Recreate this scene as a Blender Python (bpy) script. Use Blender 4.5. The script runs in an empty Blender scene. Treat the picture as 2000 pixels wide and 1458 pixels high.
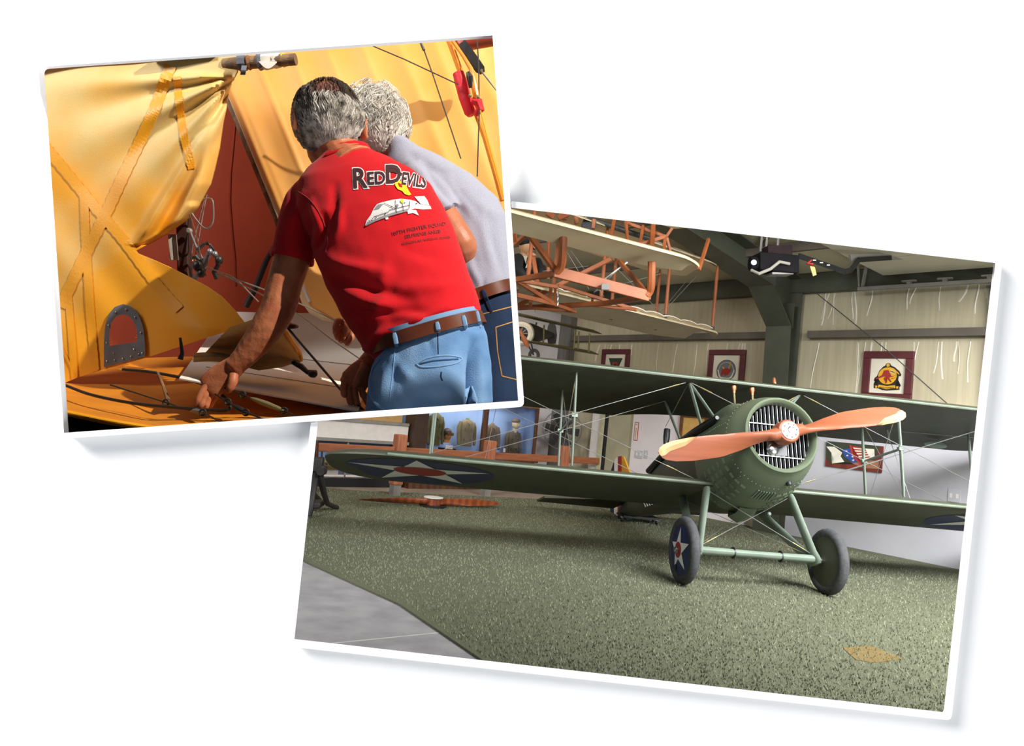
import bpy, bmesh, math, random
import numpy as np
from mathutils import Vector as V, Matrix, noise as mnoise
from mathutils.bvhtree import BVHTree
random.seed(7); RNG = np.random.default_rng(7)
SC = bpy.context.scene; COL = SC.collection
# ---------------------------------------------------------------- camera
FPX, CAMH = 1400.0, 1.421
T_, R_ = math.radians(3.337), math.radians(5.81)
CF = V((0, math.cos(T_), math.sin(T_))); _u = V((0, -math.sin(T_), math.cos(T_))); _x = V((1, 0, 0))
CR = math.cos(R_)*_x + math.sin(R_)*_u; CU = -math.sin(R_)*_x + math.cos(R_)*_u; CC = V((0, 0, CAMH))
cam = bpy.data.cameras.new('camera'); camo = bpy.data.objects.new('camera', cam); COL.objects.link(camo)
cam.sensor_width = 36; cam.lens = 36*FPX/2000; cam.clip_start = .05; cam.clip_end = 200
camo.matrix_world = Matrix(((CR.x, CU.x, -CF.x, CC.x), (CR.y, CU.y, -CF.y, CC.y), (CR.z, CU.z, -CF.z, CC.z), (0, 0, 0, 1)))
SC.camera = camo
def pc(X, Y, Z): return CC + CR*X + CU*Y + CF*Z
def ray(px, py): return CF + CR*((px-1000)/FPX) - CU*((py-729)/FPX)
def at(px, py, d): return CC + ray(px, py)*d                      # a point seen at that pixel, d metres down the axis
def onz(px, py, z=0.0): v = ray(px, py); return CC + v*((z-CAMH)/v.z)
def onpl(px, py, P, n): v = ray(px, py); return CC + v*((P-CC).dot(n)/v.dot(n))
# ---------------------------------------------------------------- view, sky, lights
vs = SC.view_settings; vs.view_transform = 'Standard'; vs.look = 'None'; vs.exposure = 0.0; vs.gamma = 1.0; vs.use_curve_mapping = False
W = bpy.data.worlds.new('world'); SC.world = W; W.use_nodes = True
W.node_tree.nodes['Background'].inputs[0].default_value = (.62, .78, 1, 1)
W.node_tree.nodes['Background'].inputs[1].default_value = 0.17
def lamp(name, kind, loc, target, energy, color=(1, 1, 1), **kw):
    l = bpy.data.lights.new(name, kind); l.energy = energy; l.color = color
    for k, v in kw.items(): setattr(l, k, v)
    o = bpy.data.objects.new(name, l); COL.objects.link(o); o.location = loc
    o.rotation_euler = (V(target)-V(loc)).to_track_quat('-Z', 'Y').to_euler(); return o
# low bright sun on the yellow aircraft
lamp('sun_spot', 'SPOT', pc(3.35, 4.0, -.1), pc(-.70, .42, 2.25), 2300, (1, .95, .86), spot_size=math.radians(21.6), spot_blend=.1, shadow_soft_size=.035)
# added unseen area lamps that whiten the board
lamp('board_light', 'AREA', pc(-6.0, 5.2, -2.7), pc(.1, -.1, 1.2), 1380, (1, .99, .98), shape='DISK', size=4.2)
lamp('board_fill', 'AREA', pc(6.0, -5.2, -2.7), pc(.1, -.1, 1.2), 800, (1, .99, .98), shape='DISK', size=5.5)
# daylight through the open hangar door, an added low fill, then the warm hangar lamps
lamp('door_daylight', 'AREA', (4.9, 3.2, 4.7), (3.6, 8.4, .2), 720, (.97, .985, 1), shape='RECTANGLE', size=4.8, size_y=2.2, spread=math.radians(116))
lamp('door_daylight_low', 'AREA', (5.6, 2.5, 1.0), (2.6, 8.0, 1.5), 85, (.97, .985, 1), shape='RECTANGLE', size=2.6, size_y=1.7, spread=math.radians(140))  # added low fill that lifts the wing undersides
lamp('hangar_lamp', 'AREA', (2.2, 9.5, 5.0), (2.2, 10.2, 0), 105, (1, .76, .38), shape='RECTANGLE', size=4, size_y=3)
lamp('hangar_lamp_rear', 'AREA', (-1.0, 10.2, 4.4), (-0.6, 11.2, 0), 60, (1, .82, .58), shape='RECTANGLE', size=3, size_y=1.5)
# ---------------------------------------------------------------- helpers
def lin(h):
    h = h.lstrip('#'); c = [int(h[i:i+2], 16)/255 for i in (0, 2, 4)]
    return tuple(x/12.92 if x <= .04045 else ((x+.055)/1.055)**2.4 for x in c)+(1,)
def mat(name, col, rough=.6, metal=0.0, col2=None, scale=8, detail=4, bump=0.0, bscale=60, stretch=(1, 1, 1), wave=0, spec=.5, lo=.35, hi=.65, sheen=0, trans=0, alpha=None):
    m = bpy.data.materials.new(name); m.use_nodes = True; nt = m.node_tree; N = nt.nodes; L = nt.links
    b = N['Principled BSDF']; b.inputs['Roughness'].default_value = rough; b.inputs['Metallic'].default_value = metal
    b.inputs['Specular IOR Level'].default_value = spec
    if sheen: b.inputs['Sheen Weight'].default_value = sheen
    if trans: b.inputs['Transmission Weight'].default_value = trans
    if alpha is not None: b.inputs['Alpha'].default_value = alpha
    tc = N.new('ShaderNodeTexCoord'); mp = N.new('ShaderNodeMapping'); L.new(tc.outputs['Object'], mp.inputs[0]); mp.inputs['Scale'].default_value = stretch
    c1 = lin(col); c2 = lin(col2) if col2 else tuple(min(1, x*.82) for x in c1[:3])+(1,)
    if wave:
        tx = N.new('ShaderNodeTexWave'); tx.inputs['Scale'].default_value = scale; tx.inputs['Distortion'].default_value = wave; tx.inputs['Detail'].default_value = 3; tx.inputs['Detail Scale'].default_value = 1.5
    else:
        tx = N.new('ShaderNodeTexNoise'); tx.inputs['Scale'].default_value = scale; tx.inputs['Detail'].default_value = detail
    L.new(mp.outputs[0], tx.inputs['Vector'])
    rp = N.new('ShaderNodeValToRGB'); rp.color_ramp.elements[0].position = lo; rp.color_ramp.elements[1].position = hi
    rp.color_ramp.elements[0].color = c1; rp.color_ramp.elements[1].color = c2
    L.new(tx.outputs[1 if not wave else 1], rp.inputs[0]) if False else L.new(tx.outputs['Fac'] if 'Fac' in tx.outputs else tx.outputs[0], rp.inputs[0])
    L.new(rp.outputs[0], b.inputs['Base Color'])
    if bump:
        n2 = N.new('ShaderNodeTexNoise'); n2.inputs['Scale'].default_value = bscale; n2.inputs['Detail'].default_value = 4; L.new(mp.outputs[0], n2.inputs['Vector'])
        bp = N.new('ShaderNodeBump'); bp.inputs['Strength'].default_value = bump; bp.inputs['Distance'].default_value = .01
        L.new(n2.outputs['Fac'], bp.inputs['Height']); L.new(bp.outputs[0], b.inputs['Normal'])
    return m
ABS = {}
def tag(o, label=None, cat=None, group=None, kind=None):
    if label: o['label'] = label
    if cat: o['category'] = cat
    if group: o['group'] = group
    if kind: o['kind'] = kind
    return o
def thing(name, loc, label, cat, group=None):
    o = bpy.data.objects.new(name, None); COL.objects.link(o); o.location = loc; o.empty_display_size = .1
    ABS[o.name] = V(loc); return tag(o, label, cat, group)
class MB:
    def __init__(s): s.v = []; s.f = []
    def add(s, vs, fs):
        k = len(s.v); s.v += [V(p) for p in vs]; s.f += [[i+k for i in f] for f in fs]; return s
    def loft(s, rings, cap=True, closed=True):
        n = len(rings[0]); vs = [p for r in rings for p in r]; fs = []
        for i in range(len(rings)-1):
            for j in range(n if closed else n-1):
                a, b = i*n+j, i*n+(j+1) % n; fs.append([a, b, b+n, a+n])
        if cap and closed: fs.append(list(range(n))[::-1]); fs.append([(len(rings)-1)*n+j for j in range(n)])
        return s.add(vs, fs)
    def tube(s, pts, r, n=8, cap=True, flat=1.0, ref=None):
        pts = [V(p) for p in pts]; m = len(pts); rs = r if isinstance(r, (list, tuple)) else [r]*m; rings = []
        prev = V(ref) if ref else None
        for i, p in enumerate(pts):
            t = (pts[min(i+1, m-1)]-pts[max(i-1, 0)])
            t = t.normalized() if t.length > 1e-9 else V((0, 0, 1))
            a = prev if prev is not None else (V((0, 0, 1)) if abs(t.z) < .9 else V((1, 0, 0)))
            x = (a-t*a.dot(t))
            if x.length < 1e-6: x = t.orthogonal()
            x.normalize(); y = t.cross(x); prev = x
            rings.append([p+x*(rs[i]*math.cos(2*math.pi*k/n))+y*(rs[i]*flat*math.sin(2*math.pi*k/n)) for k in range(n)])
        return s.loft(rings, cap)
    def box(s, c, ax, ay, az):
        c = V(c); ax = V(ax); ay = V(ay); az = V(az)
        vs = [c+ax*i+ay*j+az*k for i in (-1, 1) for j in (-1, 1) for k in (-1, 1)]
        return s.add(vs, [[0, 1, 3, 2], [4, 6, 7, 5], [0, 4, 5, 1], [2, 3, 7, 6], [0, 2, 6, 4], [1, 5, 7, 3]])
    def beam(s, p, q, w, h, up=(0, 0, 1)):
        p = V(p); q = V(q); t = (q-p).normalized(); u = V(up); x = t.cross(u)
        if x.length < 1e-5: x = t.orthogonal()
        x.normalize(); y = x.cross(t).normalized()
        return s.box((p+q)/2, x*w/2, y*h/2, (q-p)/2)
    def prism(s, poly, ext):
        n = len(poly); poly = [V(p) for p in poly]; e = V(ext); vs = poly+[p+e for p in poly]
        return s.add(vs, [list(range(n))[::-1], [n+i for i in range(n)]]+[[i, (i+1) % n, n+(i+1) % n, n+i] for i in range(n)])
    def poly(s, pts): return s.add(pts, [list(range(len(pts)))])
    def ball(s, c, ax, ay, az, nu=16, nv=10):
        c = V(c); ax = V(ax); ay = V(ay); az = V(az); rings = []
        for i in range(1, nv):
            t = math.pi*i/nv
            rings.append([c+az*-math.cos(t)+(ax*math.cos(2*math.pi*k/nu)+ay*math.sin(2*math.pi*k/nu))*math.sin(t) for k in range(nu)])
        b = len(s.v); s.loft(rings, cap=False); k0 = len(s.v); s.v += [c-az, c+az]
        for j in range(nu):
            s.f.append([b+(j+1) % nu, b+j, k0]); o = b+(nv-2)*nu; s.f.append([o+j, o+(j+1) % nu, k0+1])
        return s
    def lathe(s, c, d, prof, n=24, cap=True):
        d = V(d).normalized(); x = d.orthogonal().normalized(); y = d.cross(x); c = V(c)
        return s.loft([[c+d*t+(x*math.cos(2*math.pi*k/n)+y*math.sin(2*math.pi*k/n))*r for k in range(n)] for t, r in prof], cap)
    def grid(s, fn, nu, nv):
        vs = [fn(i/nu, j/nv) for i in range(nu+1) for j in range(nv+1)]
        return s.add(vs, [[i*(nv+1)+j, (i+1)*(nv+1)+j, (i+1)*(nv+1)+j+1, i*(nv+1)+j+1] for i in range(nu) for j in range(nv)])
    def slab(s, fn, nu, nv, off):
        """a sheet with thickness: off is a vector or a function of (u, v)"""
        o = off if callable(off) else (lambda u, v: V(off))
        a = [V(fn(i/nu, j/nv)) for i in range(nu+1) for j in range(nv+1)]; k = len(a)
        b = [a[i*(nv+1)+j]+o(i/nu, j/nv) for i in range(nu+1) for j in range(nv+1)]; w = nv+1; fs = []
        for i in range(nu):
            for j in range(nv):
                q = [i*w+j, (i+1)*w+j, (i+1)*w+j+1, i*w+j+1]; fs.append(q); fs.append([k+t for t in q[::-1]])
        bd = [i*w for i in range(nu+1)]+[nu*w+j for j in range(1, nv+1)]+[i*w+nv for i in range(nu-1, -1, -1)]+[j for j in range(nv-1, 0, -1)]
        for i in range(len(bd)): p, q = bd[i], bd[(i+1) % len(bd)]; fs.append([q, p, k+p, k+q])
        return s.add(a+b, fs)
    def build(s, name, m, parent=None, label=None, cat=None, group=None, kind=None, smooth=True, bevel=0, normals=True, angle=35):
        c = sum(s.v, V())/max(1, len(s.v)); me = bpy.data.meshes.new(name); me.from_pydata([tuple(p-c) for p in s.v], [], s.f)
        if normals:
            bm = bmesh.new(); bm.from_mesh(me); bmesh.ops.recalc_face_normals(bm, faces=bm.faces); bm.to_mesh(me); bm.free()
        if smooth:
            me.polygons.foreach_set('use_smooth', [True]*len(me.polygons)); me.set_sharp_from_angle(angle=math.radians(angle))
        o = bpy.data.objects.new(name, me); COL.objects.link(o)
        for mm in (m if isinstance(m, (list, tuple)) else [m]): me.materials.append(mm)
        o.location = c; ABS[o.name] = c.copy()
        if parent is not None: o.parent = parent; o.location = c-ABS[parent.name]
        if bevel:
            bv = o.modifiers.new('bevel', 'BEVEL'); bv.width = bevel; bv.segments = 2; bv.limit_method = 'ANGLE'
        return tag(o, label, cat, group, kind)
def lerp(a, b, t): return a+(b-a)*t
def spline(pts, n):
    """Catmull-Rom through points (tuples of any length)"""
    P = [np.array(p, float) for p in pts]; P = [2*P[0]-P[1]]+P+[2*P[-1]-P[-2]]; out = []; m = len(P)-3
    for k in range(n+1):
        t = k/n*m; i = min(int(t), m-1); t -= i; a, b, c, d = P[i:i+4]
        out.append(.5*(2*b+(c-a)*t+(2*a-5*b+4*c-d)*t*t+(3*b-a-3*c+d)*t**3))
    return out
def remesh(o, vox, smooth=4, fac=.5):
    r = o.modifiers.new('remesh', 'REMESH'); r.mode = 'VOXEL'; r.voxel_size = vox; r.use_smooth_shade = True
    if smooth: q = o.modifiers.new('smooth', 'SMOOTH'); q.iterations = smooth; q.factor = fac
    return o
def bake(o):
    """apply the modifiers into the mesh data"""
    dg = bpy.context.evaluated_depsgraph_get(); dg.update(); e = o.evaluated_get(dg)
    me = bpy.data.meshes.new_from_object(e, depsgraph=dg); o.modifiers.clear(); o.data = me
    me.polygons.foreach_set('use_smooth', [True]*len(me.polygons)); return o
def bvh_of(o):
    me = o.data; c = ABS[o.name]; return BVHTree.FromPolygons([v.co+c for v in me.vertices], [list(p.vertices) for p in me.polygons])
def text_tris(body, size=1.0, bold=0.0, width=None):
    """lettering as flat triangles: (2-D points, faces), origin at its centre"""
    cu = bpy.data.curves.new('t', 'FONT'); cu.body = body; cu.size = size; cu.align_x = 'CENTER'; cu.align_y = 'CENTER'; cu.offset = bold; cu.resolution_u = 3
    o = bpy.data.objects.new('t', cu); COL.objects.link(o); dg = bpy.context.evaluated_depsgraph_get(); dg.update()
    me = bpy.data.meshes.new_from_object(o.evaluated_get(dg), depsgraph=dg)
    bm = bmesh.new(); bm.from_mesh(me); bmesh.ops.triangulate(bm, faces=bm.faces)
    pts = [(v.co.x, v.co.y) for v in bm.verts]; fs = [[v.index for v in f.verts] for f in bm.faces]; bm.free()
    bpy.data.objects.remove(o); bpy.data.curves.remove(cu); bpy.data.meshes.remove(me)
    if width and pts:
        x0 = min(p[0] for p in pts); x1 = max(p[0] for p in pts); k = width/(x1-x0); pts = [((p[0]-(x0+x1)/2)*k, p[1]*k) for p in pts]
    return pts, fs
def star(n=5, r=1.0, ri=.38, rot=90):
    return [((r if k % 2 == 0 else ri)*math.cos(math.radians(rot+k*180/n)), (r if k % 2 == 0 else ri)*math.sin(math.radians(rot+k*180/n))) for k in range(2*n)]
def fan(pts2, f3, c=(0, 0)):
    """fan-triangulated flat shape through a 2-D to 3-D map"""
    return [f3(*c)]+[f3(*p) for p in pts2], [[0, i+1, (i+1) % len(pts2)+1] for i in range(len(pts2))]
def circ(r, n=40, cx=0, cy=0): return [(cx+r*math.cos(2*math.pi*k/n), cy+r*math.sin(2*math.pi*k/n)) for k in range(n)]
# ---------------------------------------------------------------- white board with the two openings
D0 = 1.20
m_board = mat('white_board', '#f6f6f6', .9, col2='#f4f4f4', spec=.1); m_rim = mat('white_rim', '#fdfdfd', .8, col2='#fbfbfb', spec=.1)
hole = [(69, 126), (968, 63), (991, 398.5), (1951, 507), (1850, 1400), (567, 1256), (615, 817), (119, 852)]
def build_board():
    bm = bmesh.new(); rect = [(-2200, -1500), (650, -1500), (650, -560), (3000, -560), (3000, 2700), (-2200, 2700)]; loops = []  # unseen outer stretches of rect keep the board lamps off the left scene
    for d in (D0, D0+.006):
        vs_ = []
        for poly in (rect, hole):
            v = [bm.verts.new(at(x, y, d)) for x, y in poly]; vs_.append(v)
            for i in range(len(v)): bm.edges.new((v[i], v[(i+1) % len(v)]))
        ed = [e for e in bm.edges if all(x in vs_[0]+vs_[1] for x in e.verts)]
        bmesh.ops.triangle_fill(bm, use_beauty=True, use_dissolve=False, edges=ed); loops.append(vs_)
    for k in (0, 1):
        a, b = loops[0][k], loops[1][k]
        for i in range(len(a)): j = (i+1) % len(a); bm.faces.new((a[i], a[j], b[j], b[i]))
    bmesh.ops.recalc_face_normals(bm, faces=bm.faces)
    me = bpy.data.meshes.new('wall_front'); bm.to_mesh(me); bm.free(); me.materials.append(m_board); me.materials.append(mat('board_back', '#2b2723', .9, spec=.1))  # unseen dark back added to stop bounce light on the left scene
    for p in me.polygons:
        if len(p.vertices) == 3 and all((me.vertices[i].co-CC).dot(CF) > D0+.003 for i in p.vertices): p.material_index = 1
    o = bpy.data.objects.new('wall_front', me); COL.objects.link(o); ABS[o.name] = V(); tag(o, 'white board wall with two openings', 'wall', kind='structure')
build_board()
def arc_corner(p, prev, nxt, r, n=5):
    p = np.array(p, float); a = np.array(prev, float)-p; b = np.array(nxt, float)-p; a /= np.linalg.norm(a); b /= np.linalg.norm(b)
    return [tuple((1-t)**2*(p+a*r)+2*t*(1-t)*p+t*t*(p+b*r)) for t in np.linspace(0, 1, n)]
def rim(name, outer, inner, closed, dfront, dback, label):
    n = len(outer); O = []; I = []; NC = 5
    for k in range(n):
        if not closed and k in (0, n-1): O.append(outer[k]); I.append(inner[k]); continue
        O += arc_corner(outer[k], outer[k-1], outer[(k+1) % n], 11, NC); I += [inner[k]]*NC
    mb = MB(); m = len(O); ax = CF*(dback-dfront)
    rings = [[at(*o, dfront), at(*i, dfront), at(*i, dback), at(*o, dfront)+ax] for o, i in zip(O, I)]
    if closed: rings.append(rings[0])
    mb.loft(rings, cap=not closed)
    return mb.build(name, m_rim, None, label, 'frame', smooth=False)
rim('photo_frame', [(63, 120), (974, 57), (1024, 795), (113, 858)], [(75, 131), (962, 69), (1012, 783), (125, 846)], True, D0-.030, D0-.0004,
    'white tilted frame around the two men and the torn yellow aircraft')
rim('photo_frame', [(998.5, 393.3), (1959, 500), (1858, 1408), (559, 1263), (607, 826)], [(999, 406), (1944, 514), (1843, 1392), (575, 1249), (621, 825)], False, D0-.022, D0-.0004,
    'white tilted frame around the hangar with the green biplane')
# ---------------------------------------------------------------- hangar shell
WA = V((3.73, 12.37, 0)); WD = V((.6606, -.7507, 0)).normalized(); WN = V((-WD.y*-1, 0, 0))
WN = V((WD.y, -WD.x, 0)).normalized()                             # points into the hangar
def wr(t, z, off=0.0): return WA + WD*t + V((0, 0, z)) + WN*off     # a point on the right wall
def wpix(px, py, off=0.0):
    p = onpl(px, py, WA+WN*off, WN); return (p-WA).dot(WD), p.z
C0 = V((1.05, 15.42, 0)); BD = V((-.7507, -.6606, 0)).normalized(); BN = V((BD.y*-1, 0, 0)); BN = V((.6606, -.7507, 0)).normalized()
def wb(t, z, off=0.0): return C0 + BD*t + V((0, 0, z)) + BN*off     # a point on the back wall (t runs to the left)
def bpix(px, py, off=0.0):
    p = onpl(px, py, C0+BN*off, BN); return (p-C0).dot(BD), p.z
m_vinyl = mat('vinyl_wall', '#b8ae92', .5, col2='#ada387', scale=3, bump=.12, bscale=9, stretch=(7, 7, .3))
m_dry = mat('drywall', '#d6cfd0', .85, col2='#cec7c8', scale=2, bump=.05, bscale=80)
m_drywhite = mat('drywall_white', '#b4b3b7', .8, col2='#aeadb1', scale=2, bump=.05, bscale=80)
m_steel = mat('green_steel', '#4b4e40', .5, col2='#424538', scale=3)
m_steelgrey = mat('grey_steel', '#8b8781', .5, col2='#7b776f', scale=4)
m_ceil = mat('ceiling_vinyl', '#cfc6a6', .6, col2='#c4bb9b', scale=2, bump=.3, bscale=4, stretch=(2, .4, 1))
m_turf = mat('turf', '#80836c', .95, col2='#61644f', scale=130, detail=6, bump=1.0, bscale=240, spec=.1, lo=.3, hi=.7)
m_conc = mat('concrete', '#9c9a9b', .8, col2='#888688', scale=5, detail=8, bump=.15, bscale=120)
m_floorback = mat('rear_floor', '#a3948a', .6, col2='#978878', scale=3)
t0 = (C0-WA).dot(WD)
def shell():
    mb = MB(); mb.prism([wr(t0, 0), wr(6.5, 0), wr(6.5, 4.4), wr(t0, 4.4)], -WN*.15); mb.build('wall_right', m_vinyl, kind='structure', smooth=False)
    mb = MB(); mb.prism([wb(0, 0), wb(9, 0), wb(9, 4.6), wb(0, 4.6)], -BN*.15); mb.build('wall_back', m_dry, kind='structure', smooth=False)
    # plastered lower wall in front of the insulation
    tcol, zl = wpix(1900, 803)
    mb = MB(); mb.prism([wr(-.05+.75, 0), wr(6.5, 0), wr(6.5, zl), wr(.75, zl)], WN*.11); o = mb.build('wall_right_lower', m_drywhite, kind='structure', smooth=False)
    mb = MB(); mb.prism([wr(6.5, zl), wr(.72, zl), wr(.72, zl+.025), wr(6.5, zl+.025)], WN*.14); mb.build('trim_1', mat('white_trim', '#e2e0da', .6), kind='structure', smooth=False)
    tl, z1 = wpix(1233, 900); tr = wpix(1490, 900)[0]; zt = wpix(1400, 775)[1]
    mb = MB(); mb.prism([wr(tl, 0), wr(.55, 0), wr(.55, zt+.1), wr(tl, zt+.1)], WN*.05); mb.build('wall_right_rear', m_dry, kind='structure', smooth=False)
    # ceiling: slopes up from the right wall towards the middle of the hangar
    def cl(t, dist): return wr(t, 4.12+.13*dist, dist)
    mb = MB(); mb.slab(lambda u, v: cl(lerp(-6, 6.5, u), lerp(-.2, 9, v)), 2, 2, (0, 0, .1)); mb.build('ceiling', m_ceil, kind='structure', smooth=False)
    # floor: turf, concrete apron, rear floor
    e1, e2, e3 = V((-1.59, 6.22, 0)), V((-.63, 5.21, 0)), V((-.01, 4.24, 0)); far = V((-3.4, 9.2, 0))
    edge = [far, e1, e2, e3, V((.9, 2.6, 0))]
    rear = [V((-3.6, 11.0, 0)), V((-2.26, 11.35, 0)), V((.22, 12.5, 0)), V((1.9, 13.3, 0)), V((2.95, 13.3, 0))]
    bnd = edge+[V((9.8, 2.6, 0)), wr(6.4, 0)]+[wr(-1.0, 0)]+rear[::-1]
    mb = MB(); mb.prism([p+V((0, 0, -.03)) for p in bnd], (0, 0, .03)); mb.build('floor', m_turf, kind='structure', smooth=False)
    mb = MB(); mb.prism([V((-8, 2.6, -.12)), V((11, 2.6, -.12)), V((11, 17, -.12)), V((-8, 17, -.12))], (0, 0, .105)); mb.build('floor_slab', m_conc, kind='structure', smooth=False)
    mb = MB(); mb.prism([p+V((0, 0, -.0149)) for p in (rear[0], rear[1], rear[2], rear[3], V((2.5, 13.7, 0)), wb(.0, 0), wb(9, 0))], (0, 0, .010)); mb.build('floor_rear', m_floorback, kind='structure', smooth=False)
    # a saw joint in the concrete
    a, b = onz(640, 1258, -.0145), onz(860, 1236, -.0145)
    mb = MB(); mb.beam(a+(a-b)*.6, b, .012, .001); mb.build('trim_2', mat('joint', '#c4c2bf', .9), kind='structure', smooth=False)
    return bnd
turf_bnd = shell()
# ---------------------------------------------------------------- green biplane
HUB = V((2.567, 6.602, 1.518)); _yw = math.radians(7.527); _al = math.radians(17.05)
_n = V((math.sin(_yw), -math.cos(_yw), 0)); SPN = V((math.cos(_yw), math.sin(_yw), 0)); Z = V((0, 0, 1))
NOSE = _n*math.cos(_al)+Z*math.sin(_al); PUP = -_n*math.sin(_al)+Z*math.cos(_al)
def pl(s, a, z): return HUB + SPN*s - NOSE*a + PUP*z
m_green = mat('biplane_green', '#4e5041', .5, col2='#454738', scale=5, spec=.4)
m_cowl = mat('cowl_green', '#616b56', .36, col2='#5b6551', scale=3)
m_strut = mat('strut_green', '#7c897b', .42, col2='#738072', scale=4)
m_edge = mat('edge_green', '#727d6c', .5)
m_black = mat('black_metal', '#16171a', .4, col2='#1d1e20'); m_fin = mat('radiator_core', '#0d0e10', .7, col2='#131416', scale=200, spec=.15)
m_chrome = mat('bright_metal', '#c9c9c7', .22, metal=1.0, col2='#b5b5b3'); m_copper = mat('copper', '#b4714d', .35, metal=.8)
m_wire = mat('wire_steel', '#a9a9a4', .35, metal=.7); m_wiredark = mat('wire_dark', '#3c3d38', .5)
m_white = mat('paint_white', '#ecece9', .55, col2='#e4e4e1', scale=20); m_blue = mat('paint_blue', '#1f2d5e', .5, col2='#1b2852', scale=6)
m_red = mat('paint_red', '#a3251f', .5, col2='#98211c', scale=6); m_yellow = mat('paint_yellow', '#e0a32c', .5, col2='#d69a26')
m_tyre = mat('tyre_rubber', '#4a4a4c', .85, col2='#3b3b3d', scale=30, bump=.3, bscale=120)
m_brass = mat('brass', '#8d8058', .4, metal=.4)
bip = thing('biplane', onz(1475, 1150), 'dark green biplane on two spoked-cover wheels standing on the turf', 'airplane')
NAF = 14
def airfoil(t):
    """upper and lower surface height over the chord at t = 0..1"""
    up = .075*math.sqrt(max(0, t))*(1-t)*2.2 + .012*(1-t); lo = -.018*math.sqrt(max(0, t))*(1-t)*2 + .03*math.sin(math.pi*t)*.8
    return up+.03*math.sin(math.pi*t)*.6, lo
def wing_rings(stations):
    rings = []
    for s, le, te, zz in stations:
        r = []
        for k in range(NAF+1):
            t = (k/NAF)**1.5; r.append(pl(s, lerp(le, te, t), zz+airfoil(t)[0]*(te-le)))
        for k in range(NAF-1, -1, -1):
            t = (k/NAF)**1.5; r.append(pl(s, lerp(le, te, t), zz+airfoil(t)[1]*(te-le)-.004))
        rings.append(r)
    return rings
ULE, UZ, UC = .63, .676, 1.50; LLE, LZ, LC = .776, -.377, 1.25; HS = 4.2
def tipped(sg, s0, s1, le, ch, z, n=10):
    st = [(sg*s0, le, le+ch, z), (sg*(s1-.75), le, le+ch, z)]
    for k in range(1, n+1):
        q = k/n*math.pi/2; s = s1-.75+.75*math.sin(q); c = math.cos(q)
        st.append((sg*s, le+.28*ch*(1-c**.8)*.9, le+ch*(.35+.65*max(.02, c)**.75), z))
    return st
# upper wing (one piece) with a cut-out in the middle of its trailing edge
up = tipped(-1, 1.0, HS, ULE, UC, UZ)[::-1]
mid = [(s, ULE, ULE+UC-.28*max(0, math.cos(s/.95*math.pi/2))**.6, UZ) for s in (-.93, -.8, -.6, -.3, 0, .3, .6, .8, .93)]
MB().loft(wing_rings(up+mid+tipped(1, 1.0, HS, ULE, UC, UZ))).build('upper_wing', m_green, bip)
for sg in (-1, 1):
    MB().loft(wing_rings(tipped(sg, .30, HS, LLE, LC, LZ))).build('lower_wing', m_green, bip)
    MB().tube([pl(sg*s, LLE+.005, LZ+.012) for s in np.linspace(.32, HS-.6, 8)], .016, 8).build('wing_edge', m_edge, bip)
MB().tube([pl(s, ULE+.004, UZ+.012) for s in np.linspace(-HS+.6, HS-.6, 12)], .013, 8).build('wing_edge', m_edge, bip)
# roundels under the lower wings
def under(s, a, off):
    t = min(1, max(0, (a-LLE)/LC)); return pl(s, a, LZ+airfoil(t)[1]*LC-.004-off)
for sg in (-1, 1):
    sc = sg*3.27; ac = LLE+LC*.49; RR = .56
    def f3(off): return lambda x, y: under(sc+x*1.33, ac-y, off)
    def disc(r, off, m, name, shape=None):
        mb = MB()
        if shape is None:
            rings = [[f3(off)(r*q*math.cos(2*math.pi*k/48), r*q*math.sin(2*math.pi*k/48)) for k in range(48)] for q in (1e-3, .25, .5, .75, 1)]
            mb.loft(rings, cap=False)
        else:
            for i in range(10):                                     # the star, cut into strips so it follows the curved fabric
                p, q = np.array(shape[i]), np.array(shape[(i+1) % 10])
                mb.grid(lambda u, v: f3(off)(*(lerp(p, q, v)*max(1e-3, u))), 5, 2)
        return mb.build(name, m, bip)
    disc(RR*1.02, .003, m_blue, 'roundel'); disc(1, .006, m_white, 'star', star(5, RR, RR*.36, 90+ (4 if sg < 0 else -6))); disc(RR*.36, .009, m_red, 'roundel_centre')
# fuselage
FR = [(.13, 0, .375, .375, .375, 2), (.2, -.005, .415, .41, .42, 2), (.32, -.01, .452, .43, .47, 2.05), (.5, -.02, .475, .44, .52, 2.1), (.8, -.03, .475, .44, .55, 2.2), (1.1, -.03, .46, .43, .55, 2.4), (1.5, -.02, .42, .42, .50, 2.5),
      (2.0, 0, .37, .45, .42, 2.5), (2.5, .01, .32, .42, .36, 2.4), (3.2, .02, .25, .33, .29, 2.3), (4.0, .03, .17, .24, .21, 2.2), (4.7, .05, .09, .16, .14, 2), (5.1, .06, .03, .1, .09, 2)]
def fring(row, n=40):
    a, z0, w, hu, hd, e = row; r = []
    for k in range(n):
        q = 2*math.pi*k/n; c, s_ = math.cos(q), math.sin(q)
        x = w*math.copysign(abs(c)**(2/e), c); z = (hu if s_ > 0 else hd)*math.copysign(abs(s_)**(2/e), s_); r.append(pl(x, a, z0+z))
    return r
def fint(a):
    A = [r[0] for r in FR]; return (a,)+tuple(float(np.interp(a, A, [r[i] for r in FR])) for i in range(1, 6))
def fsurf(a, ang, off=0.0):
    r = fint(a); q = math.radians(ang); c, s_ = math.cos(q), math.sin(q); e = r[5]
    x = (r[2]+off)*math.copysign(abs(c)**(2/e), c); z = ((r[3] if s_ > 0 else r[4])+off)*math.copysign(abs(s_)**(2/e), s_); return pl(x, a, r[1]+z)
def smooth_rows(a0, a1, n): return [fint(a) for a in np.linspace(a0, a1, n)]
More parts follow.
